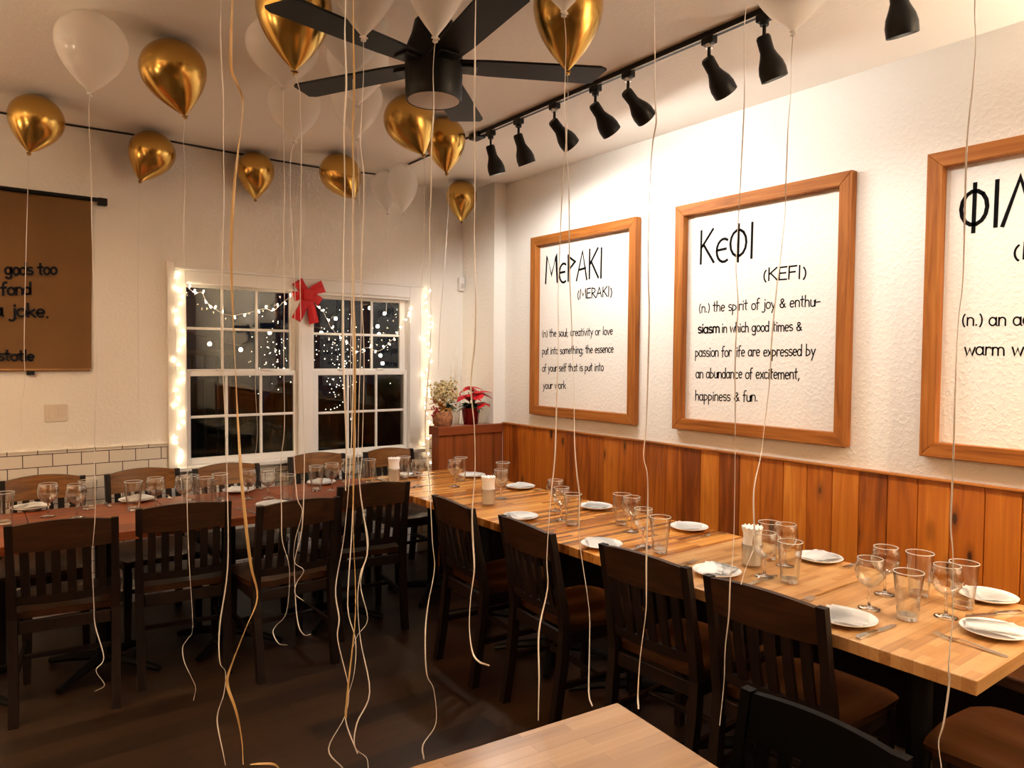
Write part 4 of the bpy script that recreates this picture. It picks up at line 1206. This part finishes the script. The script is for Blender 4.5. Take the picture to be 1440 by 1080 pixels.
PLATES = [
    (1190, 869, 'at the front edge of the nearest table', .3), (1398, 886, 'cut by the right edge of the photo', 1.9), (1389, 838, 'by the pine wall on the nearest table', .5),
    (1008, 803, 'at the front edge of the second table', .2), (1152, 784, 'by the pine wall on the second table', -.3),
    (969, 741, 'by the pine wall on the third table', .6), (846, 765, 'at the front edge of the third table', .9),
    (838, 712, 'by the pine wall on the fourth table', .4), (732, 726, 'at the front edge of the fourth table', 1.2),
    (732, 684, 'by the pine wall on the fifth table', .1), (664, 668, 'nearest the knee wall', .7),
    (577, 667.5, 'at the right end of the plank tables', .2), (452, 678, 'under the middle post of the window', .5), (335.5, 689, 'under the left window panes', .8),
    (384, 709, 'above the pulled out chair', .1), (192, 702, 'left of the window, behind a pint glass', .4), (43, 713, 'leftmost on the plank tables', .3), (57, 742, 'behind the crest of the leftmost chair', 1.0),
]
for i, (px, py, ph, rz) in enumerate(PLATES):
    p = on_z(px, py, TABLE + .012); p.z = TABLE + E_
    cp(pl, p, 0, 'white side plate ' + ph, 'side plates')
    assert len(('folded white paper napkin on the plate ' + ph).split()) <= 16, ph
    side = p.x < 2.02 and p.y > 3.6
    cp(np_[i % 3], (p.x, p.y, TABLE + E_ + .0006), rz, 'folded white paper napkin on the plate ' + ph, 'paper napkins')


def lay(pr, h, t, label, group):
    a = on_z(h[0], h[1], TABLE); b = on_z(t[0], t[1], TABLE); d = b - a
    cp(pr, (a.x, a.y, TABLE + E_), math.atan2(d.y, d.x), label, group)


GF, GK = 'forks', 'knives'
lay(fk, (1417, 925), (1311, 892), 'fork alone near the corner of the nearest table, below the right plate', GF)
lay(kn, (1206, 899), (1265, 877), 'knife at the front edge of the nearest table, right of the napkin plate', GK)
def fork_tip(t, ang, label):   # only the tines show beside a plate
    b = on_z(t[0], t[1], TABLE); d = Vector((math.cos(ang), math.sin(ang), 0)); a = b - d * .193
    cp(fk, (a.x, a.y, TABLE + E_), ang, label, GF)
fork_tip((1143, 842), .02, 'fork with its tines showing left of the front napkin plate on the nearest table')
fork_tip((1184, 800), PI - .10, 'fork pointing from the wall side at the right of the second table')
fork_tip((984, 757), PI - .05, 'fork pointing from the wall side on the third table, right of its plate')
fork_tip((979, 790), .05, 'fork with its tines showing left of the front plate on the second table')
lay(kn, (1053, 825), (1085, 812), 'knife at the front edge of the second table, before the paper filled tumbler', GK)
fork_tip((852, 721), PI - .05, 'fork pointing from the wall side on the fourth table, below its plate')
fork_tip((748, 691), PI - .05, 'fork pointing from the wall side on the fifth table, below its plate')
lay(kn, (745, 741), (782, 733), 'knife at the front edge of the fourth table, before the trio of glasses', GK)
lay(kn, (1438, 862), (1366, 866), 'knife at the right edge of the photo, between the two right plates', GK)
lay(kn, (886, 776), (905, 771), 'knife at the front edge of the third table, left of the pint', GK)
fork_tip((333, 716), PI / 2 + .25, 'fork on the middle plank table, left of the front plate')
lay(kn, (155, 714), (145, 706), 'knife on the plank tables, left of the plate beside the window', GK)
lay(kn, (527, 673), (545, 678), 'knife on the right plank table, beside the paper filled tumbler', GK)
fork_tip((95, 714), -PI / 2 - .1, 'fork on the plank tables, right of the leftmost plate')
fork_tip((240, 704), -PI / 2 - .1, 'fork on the plank tables, between the wine glasses left of the window')
fork_tip((487, 680), -PI / 2 - .1, 'fork on the right plank table, right of the plate under the window post')
fork_tip((369, 690), -PI / 2 - .1, 'fork on the plank tables, right of the plate under the left panes')
def drop(o):
    for c in list(o.children): drop(c)
    bpy.data.objects.remove(o)
for o in protos: drop(o)

# ================================================================== BALLOONS
def balloon_mesh(R, L):
    """origin at the knot, crown at +z L; egg body tapering to a neck"""
    prof = [(0, -.012), (.008, -.0125), (.0085, -.009), (.0045, -.004), (.0045, .001)]
    n = 22
    for i in range(1, n + 1):
        t = i / n
        # pear: long taper below, round crown
        z = L * t
        if t < .62:
            u = t / .62; r = R * (math.sin(u * PI / 2) ** .92)
        else:
            u = (t - .62) / .38; r = R * math.sqrt(max(0, 1 - u * u))
        prof.append((max(r, .0046) if i < n else 0, z))
    # finer crown
    body = [p for p in prof if p[1] <= .0011]
    for i in range(1, 15):
        t = .62 * i / 14; u = i / 14
        body.append((max(.0047, R * (math.sin(u * PI / 2) ** .88)), L * t))
    for i in range(1, 13):
        a = PI / 2 * i / 12
        body.append((R * math.cos(a) if i < 12 else 0, L * .62 + L * .38 * math.sin(a)))
    bm = BM(); lathe(bm, body, 36)
    return bm


def ribbon(pts3, w, mat, parent, origin):
    bm = BM()
    P = catmull([p - origin for p in pts3], 5)
    tube(bm, P, w, 6, flat=.0009, twist=.13)
    return obj('ribbon', bm, mat, parent, True)


def balloon(kind, knot, width, label, string=(), d=None, top=None, L=None, d_end=None, sw=.0023, gold_string=False, wig=.012):
    """knot: photo position of the knot; the crown touches the ceiling"""
    rk = ray(*knot)
    if d is None:
        Lw = L or .31
        d = (CEIL - Lw - CAM_H) / rk.z
    K = CAM + rk * d
    R = width * d / F_PX / 2
    if top is not None:
        d_t = (CEIL - CAM_H) / ray(*top).z
        T = CAM + ray(*top) * (d_t * .5 + d * .5); T.z = CEIL
    else:
        T = Vector((K.x, K.y, CEIL))
    ax = (T - K); length = ax.length - .004; ax.normalize()
    o = thing('balloon', label, 'balloon', K, 0, 'gold balloons' if kind == 'gold' else 'pearl white balloons')
    q = Vector((0, 0, 1)).rotation_difference(ax)
    bm = balloon_mesh(R, length)
    bmesh.ops.transform(bm, matrix=q.to_matrix().to_4x4(), verts=bm.verts)
    zmax = max((v.co.z for v in bm.verts))
    bmesh.ops.scale(bm, vec=(1, 1, (CEIL - K.z - .002) / zmax), verts=bm.verts)
    obj('body', bm, M['gold_balloon' if kind == 'gold' else 'pearl'], o, 'all')
    bm = BM(); tube(bm, [(-.010, 0, -.002), (-.004, .006, .001), (.004, .006, .001), (.010, -.004, -.003), (0, -.008, -.001), (-.010, 0, -.002)], .0032, 6)
    bmesh.ops.transform(bm, matrix=q.to_matrix().to_4x4(), verts=bm.verts)
    obj('knot', bm, M['knot_dark' if kind == 'gold' else 'ribbon_white'], o, True)
    if string:
        de = d if d_end is None else d_end
        y0, y1 = knot[1], string[-1][1]
        pts = [K + Vector((0, 0, -.004))]
        for i, (px, py) in enumerate(string):
            f = min(1, max(0, (py - y0) / max(1, y1 - y0)))
            pts.append(at_depth(px, py, d + (de - d) * f + wig * math.sin(i * 1.7 + knot[0])))
        ribbon(pts, sw, M['ribbon_gold' if gold_string else 'ribbon_white'], o, K)
    return o


B = balloon
B('gold', (41, 215), 70, 'gold balloon at the far left, small, against the back wall edge', [(40, 240), (37, 340), (34, 480), (35, 540), (29, 575), (31, 612)], top=(58, 142), sw=.0018)
B('gold', (260, 163), 87, 'large gold balloon leaning left, second from the left', [(258, 200), (260, 250), (258, 330), (260, 380), (262, 470), (261, 560), (264, 640), (263, 700), (266, 790), (271, 880), (264, 898), (257, 910), (259, 930), (268, 950), (275, 967), (272, 985)], top=(232, 42), sw=.0017)
B('gold', (197, 255), 61, 'gold balloon leaning right with its knot at lower left, against the back wall', [(195, 300), (194, 345), (194, 420), (195, 520), (195, 600), (197, 645)], top=(225, 190), sw=.0016)
B('gold', (359, 281), 50, 'small gold balloon above the left window panes', [(357, 340), (361, 400), (360, 470), (359, 540), (362, 610), (356, 660)], top=(360, 210), sw=.0016)
B('gold', (498, 279), 58, 'gold balloon over the right window panes, knot at lower right', [(497, 330), (495, 400), (493, 500), (494, 600), (494, 650)], top=(466, 223), sw=.0016)
B('gold', (414, 100), 104, 'big gold balloon at the top behind the fan blade tip', [(417, 112), (422, 130), (422, 150), (424, 200), (423, 270), (423, 340), (422, 400), (424, 480), (426, 570), (428, 650), (425, 740), (416, 780), (414, 800), (416, 850), (420, 880), (428, 893), (437, 892)], L=.36, top=None, sw=.0018)
B('gold', (595, 218), 72, 'gold balloon tucked below the fan hub, left of another gold one', [(597, 232), (596, 330), (592, 420), (591, 500), (590, 560)], top=(563, 136), sw=.0016)
B('gold', (628, 244), 58, 'gold balloon half hidden behind its neighbour under the fan hub', [(631, 280), (628, 330), (625, 380), (619, 450), (616, 520)], top=(624, 162), sw=.0016)
B('gold', (649, 312), 43, 'smallest gold balloon in the corner beside the pilaster', [(648, 400), (646, 480), (648, 530), (649, 550)], top=(649, 250), sw=.0016)
B('gold', (798, 100), 98, 'large gold balloon right of the fan, over the blade tip', [(799, 150), (797, 200), (800, 270), (801, 381), (804, 460), (807, 540), (808, 620), (811, 664), (815, 700), (815, 760), (828, 853), (829, 903), (828, 973), (833, 993)], L=.36, d_end=1.95, sw=.0020)
P = 'pearl white translucent balloon '
B('pearl', (127, 131), 92, P + 'alone at the upper left', [(125, 160), (128, 240), (129, 310), (131, 380), (134, 450), (136, 510), (134, 600), (133, 640), (134, 720), (130, 780), (132, 850), (134, 880), (146, 925), (135, 943), (147, 963), (134, 972)], top=(130, 10), sw=.0019)
B('pearl', (398, 122), 100, P + 'behind the big gold one at the top', [(399, 207), (400, 270), (399, 330), (400, 400), (399, 500), (400, 600), (395, 650), (396, 720), (397, 760), (407, 800), (403, 860), (388, 880), (384, 890), (392, 905), (404, 907)], L=.27, sw=.0018)
B('pearl', (414, 198), 74, P + 'hanging lowest left of the cluster, below the blade tip', [(409, 220), (408, 270), (412, 340), (415, 420), (413, 520), (413, 600), (414, 650), (418, 700), (425, 720), (415, 760), (414, 790), (427, 802), (417, 820), (415, 835), (427, 845)], L=.30, d_end=3.15, sw=.0018)
B('pearl', (511, 52), 112, P + 'nearest and largest of the cluster left of the fan hub', [(511, 110), (507, 200), (512, 260), (508, 400), (512, 500), (509, 640), (506, 685), (517, 770), (507, 807), (503, 843), (507, 900), (520, 973), (502, 1017), (499, 1050), (515, 1065), (518, 1080)], d=2.20, d_end=2.0, sw=.0020)
B('pearl', (496, 103), 92, P + 'in the middle of the cluster left of the fan hub', [(497, 200), (495, 330), (497, 470), (495, 600), (490, 690), (483, 760), (472, 827), (477, 870), (475, 900), (490, 967), (485, 1007), (462, 1053), (482, 1080)], L=.285, d_end=2.1, sw=.0020)
B('pearl', (503, 147), 86, P + 'between two blades, third down in the cluster', [(497, 180), (498, 270), (494, 400), (497, 520), (500, 620), (497, 690), (494, 760), (489, 853), (500, 900), (498, 947), (487, 987), (487, 1017), (503, 1060)], L=.30, d_end=2.3, sw=.0019)
B('pearl', (502, 193), 72, P + 'lowest of the cluster left of the fan hub', [(504, 230), (506, 330), (508, 450), (505, 560), (504, 660), (511, 720), (518, 767), (507, 820), (517, 870), (503, 893), (494, 917)], L=.30, d_end=2.9, sw=.0018)
B('pearl', (612, 53), 112, P + 'in front of the fan hub at the top', [(609, 100), (610, 150), (607, 200), (606, 280), (604, 320), (606, 450), (603, 520), (598, 600), (604, 680), (608, 760), (611, 800), (602, 850), (598, 893), (600, 947), (610, 970), (613, 1017), (595, 1047), (596, 1068)], d=2.10, d_end=1.9, sw=.0020)
B('pearl', (545, 299), 41, P + 'far back over the right window, left one of a pair', [(544, 340), (545, 400), (543, 440)], top=(540, 244), sw=.0015)
B('pearl', (566, 299), 43, P + 'far back beside the right window, right one of a pair', [(568, 340), (569, 420), (568, 470)], d=5.04, sw=.0015)
B('pearl', (793, 17), 112, P + 'at the top edge above the gold one right of the fan', [(796, 60), (794, 140), (796, 200), (792, 240), (788, 330), (785, 409), (785, 486), (782, 592), (780, 647), (774, 706), (769, 785), (770, 827), (758, 887), (758, 950), (757, 1013)], L=.345, d_end=1.7, sw=.0020)
B('pearl', (1115, 45), 116, P + 'at the top right over the track rail', [(1113, 80), (1112, 130), (1108, 180), (1107, 210), (1105, 260), (1104, 300), (1098, 360), (1093, 400), (1086, 470), (1082, 540), (1075, 600), (1070, 640), (1060, 690), (1061, 752), (1060, 771), (1049, 798), (1042, 822)], d=2.30, d_end=1.75, sw=.0020)


def high(kind, label, d, string, gold=False, sw=.0022, wig=.012):
    """balloon above the frame, its ribbon hanging into view"""
    p = at_depth(string[0][0], string[0][1], d)
    K = Vector((p.x, p.y, CEIL - .32)); R = .132
    o = thing('balloon', label, 'balloon', K, 0, 'gold balloons' if kind == 'gold' else 'pearl white balloons')
    bm = balloon_mesh(R, .318); obj('body', bm, M['gold_balloon' if kind == 'gold' else 'pearl'], o, 'all')
    bm = BM(); tube(bm, [(-.010, 0, -.002), (-.004, .006, .001), (.004, .006, .001), (.010, -.004, -.003), (0, -.008, -.001), (-.010, 0, -.002)], .0032, 6)
    obj('knot', bm, M['knot_dark' if kind == 'gold' else 'ribbon_white'], o, True)
    pts = [K + Vector((0, 0, -.004))] + [at_depth(px, py, d + wig * math.sin(i * 1.7 + px)) for i, (px, py) in enumerate(string)]
    ribbon(pts, sw, M['ribbon_gold' if gold else 'ribbon_white'], o, K)
    return o


high('pearl', 'balloon above the frame whose white ribbon hangs left of the wide gold one', 1.95, [(311, -10), (310, 45), (312, 100), (314, 137), (314, 200), (315, 270), (313, 350), (312, 400), (313, 500), (317, 600), (320, 700), (320, 800), (309, 880), (309, 930), (317, 945), (315, 975), (307, 1000), (306, 1020), (314, 1060), (317, 1076)], sw=.0018)
high('gold', 'balloon above the frame whose wide gold ribbon crosses the left window', 1.70, [(327, -10), (325, 50), (325, 95), (333, 117), (341, 140), (339, 180), (334, 220), (328, 280), (325, 350), (327, 430), (331, 520), (335, 600), (341, 690), (352, 790), (362, 840), (345, 885), (322, 945), (320, 965), (332, 1000), (340, 1040), (342, 1075)], True, .0036)
high('pearl', 'balloon above the frame whose white ribbon hangs left of the cluster', 1.45, [(486, -10), (485, 50), (487, 120), (484, 180), (485, 270), (483, 350), (482, 450), (484, 540), (487, 620), (486, 690)], sw=.0019)
high('gold', 'balloon above the frame whose gold ribbon runs through the cluster', 1.80, [(497, -10), (497, 60), (498, 120), (496, 190), (497, 270), (497, 390), (499, 470), (499, 560), (497, 680), (497, 750), (500, 860), (490, 960), (486, 1010)], True, .0026)
high('pearl', 'balloon above the frame whose ribbon passes right of the fan lens', 1.60, [(669, -10), (668, 60), (668, 100), (667, 150), (668, 250), (667, 330), (669, 420), (668, 480), (662, 540), (667, 600), (668, 660), (664, 720), (665, 760), (667, 800), (662, 840), (660, 880), (664, 915), (673, 930), (688, 936)], sw=.0020)
high('pearl', 'balloon above the frame whose ribbon hangs left of the middle sign', 1.60, [(920, -10), (921, 80), (921, 140), (923, 170), (918, 200), (915, 240), (912, 330), (912, 400), (913, 450), (909, 590), (905, 640), (910, 665), (911, 702), (909, 780), (909, 832), (908, 863), (900, 927), (897, 977), (898, 997)], sw=.0018)
high('pearl', 'balloon above the frame whose ribbon crosses the left half of the middle sign', 1.90, [(1052, -10), (1047, 37), (1047, 130), (1044, 200), (1041, 262), (1037, 330), (1035, 380), (1038, 430), (1034, 500), (1034, 600), (1033, 702), (1031, 775), (1027, 815), (1025, 865), (1020, 910), (1018, 960), (1012, 1020)], sw=.0018)
high('pearl', 'balloon above the frame whose ribbon crosses the right sign', 1.38, [(1371, -10), (1372, 60), (1368, 120), (1360, 200), (1357, 290), (1354, 395), (1348, 448), (1344, 530), (1340, 660), (1337, 737), (1340, 780), (1340, 862), (1334, 935), (1335, 960), (1327, 1017), (1320, 1044), (1324, 1080)], sw=.0018)
o = on_z(352, 1075, .006)
bm = BM(); tube(bm, catmull([Vector((0, 0, 0)), Vector((.03, -.02, .002)), Vector((.07, -.06, .004)), Vector((.08, -.12, .001))], 6), .0042, 6, flat=.0009, twist=.1)
rb = obj('ribbon_scrap', bm, M['ribbon_gold'], None, True); rb.location = o; tag(rb, 'loose curl of gold ribbon lying on the dark floor at the bottom edge', 'ribbon')

# ================================================================== WINDOW DECORATION
def light_string(label, pts, nb, seed, spread, bulb_r=.0045, extra=0.0):
    base = Vector(pts[0]); g = thing('fairy_light_string', label, 'string lights', base, 0, 'fairy lights round the window')
    r = random.Random(seed)
    P = catmull([Vector(p) - base for p in pts], 8)
    W = []
    for i, p in enumerate(P): W.append(p + Vector((r.uniform(-1, 1) * spread, 0, r.uniform(-1, 1) * spread * .5)))
    bm = BM(); tube(bm, W, .0016, 5); obj('cord', bm, M['wire'], g, True)
    n = len(W)
    for k in range(nb):
        i = min(n - 1, int((k + .5) * n / nb)); a = r.uniform(0, 6.28)
        p = W[i] + Vector((math.cos(a) * .016, -.006, math.sin(a) * .016))
        bm = BM(); lathe(bm, [(0, -.006), (.003, -.0045), (.0048, 0), (.003, .005), (0, .008)], 8, center=p)
        tube(bm, [W[i], p], .0011, 4)
        obj('bulb', bm, M['bulb'], g)
    return g


yy = YB - .040
zig = lambda x, z0, z1, n, amp, s: [(x + amp * math.sin(i * 2.1 + s), yy, z0 + (z1 - z0) * i / n) for i in range(n + 1)]
light_string('fairy lights running up the left side of the window frame', zig(1.060, .84, 2.11, 15, .022, 0), 30, 1, .004)
light_string('fairy lights running up the right side of the window frame', zig(2.895, .70, 2.09, 15, .028, 1), 30, 2, .005)
yd = YB - .030
sw1 = [on_y(px, py, yd) for px, py in [(264, 403), (272, 411), (284, 412), (290, 425), (302, 434), (320, 443), (345, 441), (372, 434), (384, 437), (398, 425), (411, 415)]]
light_string('fairy light swag across the upper left window panes', [tuple(v) for v in sw1], 16, 3, .004)
sw2 = [on_y(px, py, yd) for px, py in [(444, 428), (455, 440), (468, 464), (487, 480), (502, 494), (516, 489), (533, 493), (548, 481), (560, 468), (568, 452), (575, 441), (580, 432)]]
light_string('fairy light swag drooping across the upper right window panes', [tuple(v) for v in sw2], 20, 4, .005)

# red bow
bw_ = thing('christmas_bow', 'red glitter bow pinned to the top of the window post', 'bow', (1.905, YB - .052, 1.985))
def loop(pts, w0, w1):
    """flat padded loop leaf from the knot outwards, in the x-z plane with real depth"""
    bm = BM(); P = [Vector(p) for p in pts]
    n = len(P); g = []
    for i, p in enumerate(P):
        t = (P[min(i + 1, n - 1)] - P[max(i - 1, 0)]).normalized(); nn = Vector((-t.z, 0, t.x))
        w = w0 + (w1 - w0) * i / (n - 1); th = .012 * math.sin(PI * min(1, .15 + i / (n - 1))) + .004
        g.append([bm.verts.new(p + nn * w + Vector((0, -th, 0))), bm.verts.new(p + Vector((0, -th * 1.5, 0))), bm.verts.new(p - nn * w + Vector((0, -th, 0))), bm.verts.new(p - nn * w + Vector((0, th, 0))), bm.verts.new(p + nn * w + Vector((0, th, 0)))])
    for A, Bq in zip(g, g[1:]):
        for k in range(5): bm.faces.new((A[k], A[(k + 1) % 5], Bq[(k + 1) % 5], Bq[k]))
    bm.faces.new(g[0][::-1]); bm.faces.new(g[-1])
    return bm
obj('loop', loop([(0, 0, .01), (-.045, -.002, .055), (-.075, 0, .098)], .022, .042), M['red'], bw_)
obj('loop', loop([(0, 0, .01), (.055, -.002, .045), (.118, 0, .072)], .022, .045), M['red'], bw_)
obj('loop', loop([(0, .002, 0), (-.050, 0, .000), (-.100, .002, -.012)], .02, .036), M['red'], bw_)
obj('loop', loop([(0, .002, 0), (.050, 0, -.010), (.095, .002, -.040)], .02, .034), M['red'], bw_)
for a in (((-.01, 0, -.01), (-.040, -.004, -.090), (-.082, 0, -.175)), ((.01, 0, -.01), (.026, -.004, -.100), (.048, 0, -.195))):
    bm = loop(list(a), .022, .036)
    obj('tail', bm, M['red'], bw_)
bm = BM(); box(bm, (-.040, -.030, -.036), (.040, .006, .042), .010, 2); obj('center_knot', bm, M['red'], bw_, 40)

# ================================================================== PLANTS ON THE KNEE WALL
def leaf(bm, base, tip, w, droop, nrm=None, n=7):
    base, tip = Vector(base), Vector(tip); ax = tip - base; Lg = ax.length; t = ax.normalized()
    s = t.cross(Vector((0, 0, 1)) if abs(t.z) < .95 else Vector((0, 1, 0))).normalized(); up = s.cross(t)
    g = []
    for i in range(n + 1):
        f = i / n; hw = w * math.sin(PI * min(1, f ** .8)) ** .9 * (1 - .25 * f); c = base + t * Lg * f - Vector((0, 0, droop * f * f))
        g.append([bm.verts.new(c - s * hw - up * hw * .25), bm.verts.new(c + up * .0035), bm.verts.new(c + s * hw - up * hw * .25), bm.verts.new(c - up * .0015)])
    for A, Bq in zip(g, g[1:]):
        for k in range(4): bm.faces.new((A[k], A[(k + 1) % 4], Bq[(k + 1) % 4], Bq[k]))
    bm.faces.new(g[0][::-1]); bm.faces.new(g[-1])


pz = 1.0405
po = thing('poinsettia', 'red poinsettia in a dark red foil pot on the knee wall', 'plant', (3.062, 4.615, pz))
bm = BM(); lathe(bm, [(0, 0), (.052, 0), (.056, .01), (.070, .115), (.076, .128), (.068, .118), (0, .105)], 26)
for v in bm.verts:
    v.co += Vector((v.co.x, v.co.y, 0)) * (.05 * math.sin(math.atan2(v.co.y, v.co.x) * 9))
obj('pot', bm, M['foil'], po, 50)
bm = BM(); r = random.Random(5)
for i in range(7):
    a = r.uniform(0, 6.28); tube(bm, [(0, 0, .10), (.03 * math.cos(a), .03 * math.sin(a), .17), (.06 * math.cos(a), .05 * math.sin(a), .25)], .004, 5)
obj('stem', bm, M['leaf'], po)
for i in range(12):
    a = i * .55 + r.uniform(-.2, .2); bm = BM(); rr = r.uniform(.10, .135)
    leaf(bm, (.025 * math.cos(a), .02 * math.sin(a), .15), (rr * math.cos(a), rr * .7 * math.sin(a), .155 + r.uniform(-.05, .05)), .030, .035); obj('green_leaf', bm, M['leaf'], po, 50)
for cx, cy, cz, n, R in ((-.070, -.03, .225, 7, .100), (.055, -.030, .245, 8, .125), (.0, .02, .285, 7, .105), (.085, -.05, .160, 5, .085), (.0, -.06, .215, 6, .090)):
    for i in range(n):
        a = i * 2 * PI / n + r.uniform(-.25, .25); bm = BM(); q = R * r.uniform(.8, 1.12)
        leaf(bm, (cx, cy, cz), (cx + q * math.cos(a), cy + q * .62 * math.sin(a), cz + r.uniform(-.01, .045)), .036, .042); obj('bract', bm, M['bract'], po, 50)

fa = thing('flower_arrangement', 'dried hydrangea arrangement with red berries in a rust wrapped pot on the knee wall', 'flowers', (2.812, 4.615, pz))
bm = BM(); lathe(bm, [(0, 0), (.060, 0), (.070, .02), (.076, .06), (.070, .105), (.064, .112), (.058, .10), (0, .09)], 26)
for v in bm.verts:
    a = math.atan2(v.co.y, v.co.x); v.co += Vector((v.co.x, v.co.y, 0)) * (.05 * math.sin(a * 7 + v.co.z * 60))
obj('wrapped_pot', bm, M['burlap'], fa, 50)
bm = BM()
for i in range(210):
    c = Vector((r.gauss(.005, .050), r.gauss(-.01, .035), r.gauss(.265, .040))); a = r.uniform(0, 6.28); s = r.uniform(.012, .020)
    for k in range(4):
        b = a + k * PI / 2
        leaf(bm, c, c + Vector((math.cos(b) * s, -s * .5 + r.uniform(-.004, .004), math.sin(b) * s)), s * .5, .002, n=3)
o = obj('hydrangea_heads', bm, M['petal'], fa, 60); o['kind'] = 'stuff'
bm = BM()
for i in range(26):
    a = r.uniform(0, 6.28); b = Vector((r.uniform(-.03, .03), r.uniform(-.03, .02), r.uniform(.10, .19))); rr = r.uniform(.07, .115)
    leaf(bm, b, b + Vector((rr * math.cos(a) - .02, rr * .6 * math.sin(a), r.uniform(-.02, .10))), .016, .015, n=5)
o = obj('autumn_leaves', bm, M['petal_amber'], fa, 50); o['kind'] = 'stuff'
bm = BM()
for i in range(20):
    a = r.uniform(-.5, 2.0); b = Vector((.02, r.uniform(-.03, .02), r.uniform(.10, .17))); rr = r.uniform(.06, .10)
    leaf(bm, b, b + Vector((rr * math.cos(a), rr * .6 * math.sin(a) - .03, r.uniform(-.03, .06))), .018, .02, n=5)
o = obj('dark_leaves', bm, M['leaf'], fa, 50); o['kind'] = 'stuff'
for cx, cz, n in ((-.098, .125, 16), (.080, .235, 14)):
    bm = BM()
    for i in range(n): sphere(bm, (cx + r.gauss(0, .012), -.045 + r.gauss(0, .01), cz + r.gauss(0, .026)), .0065, 7, 5)
    o = obj('berry_spray', bm, M['berry'], fa, True); o['kind'] = 'stuff'
tw = thing('glitter_twigs', 'spray of pale glittering twigs standing in the corner behind the poinsettia', 'twigs', (3.05, 4.80, 0))
bm = BM(); lathe(bm, [(0, 0), (.07, 0), (.085, .25), (.06, .6), (.05, .62), (.045, .60), (0, .55)], 20); obj('vase', bm, M['white_plastic'], tw, 50)
bm = BM()
for i in range(22):
    a = r.uniform(0, 6.28); b = Vector((0, 0, .56)); e = Vector((math.cos(a) * r.uniform(.02, .10) + .02, math.sin(a) * r.uniform(.02, .06), r.uniform(1.25, 1.66)))
    P = catmull([b, b.lerp(e, .5) + Vector((r.uniform(-.02, .02), 0, 0)), e], 6); tube(bm, P, [.0022 - .0012 * q / (len(P) - 1) for q in range(len(P))], 5)
    for k in range(5):
        q = P[-2 - k * 2]; d = Vector((r.uniform(-1, 1), r.uniform(-.6, .6), r.uniform(.3, 1.2))).normalized() * r.uniform(.03, .07)
        tube(bm, [q, q + d], .0011, 4)
o = obj('twig_spray', bm, M['twig'], tw); o['kind'] = 'stuff'
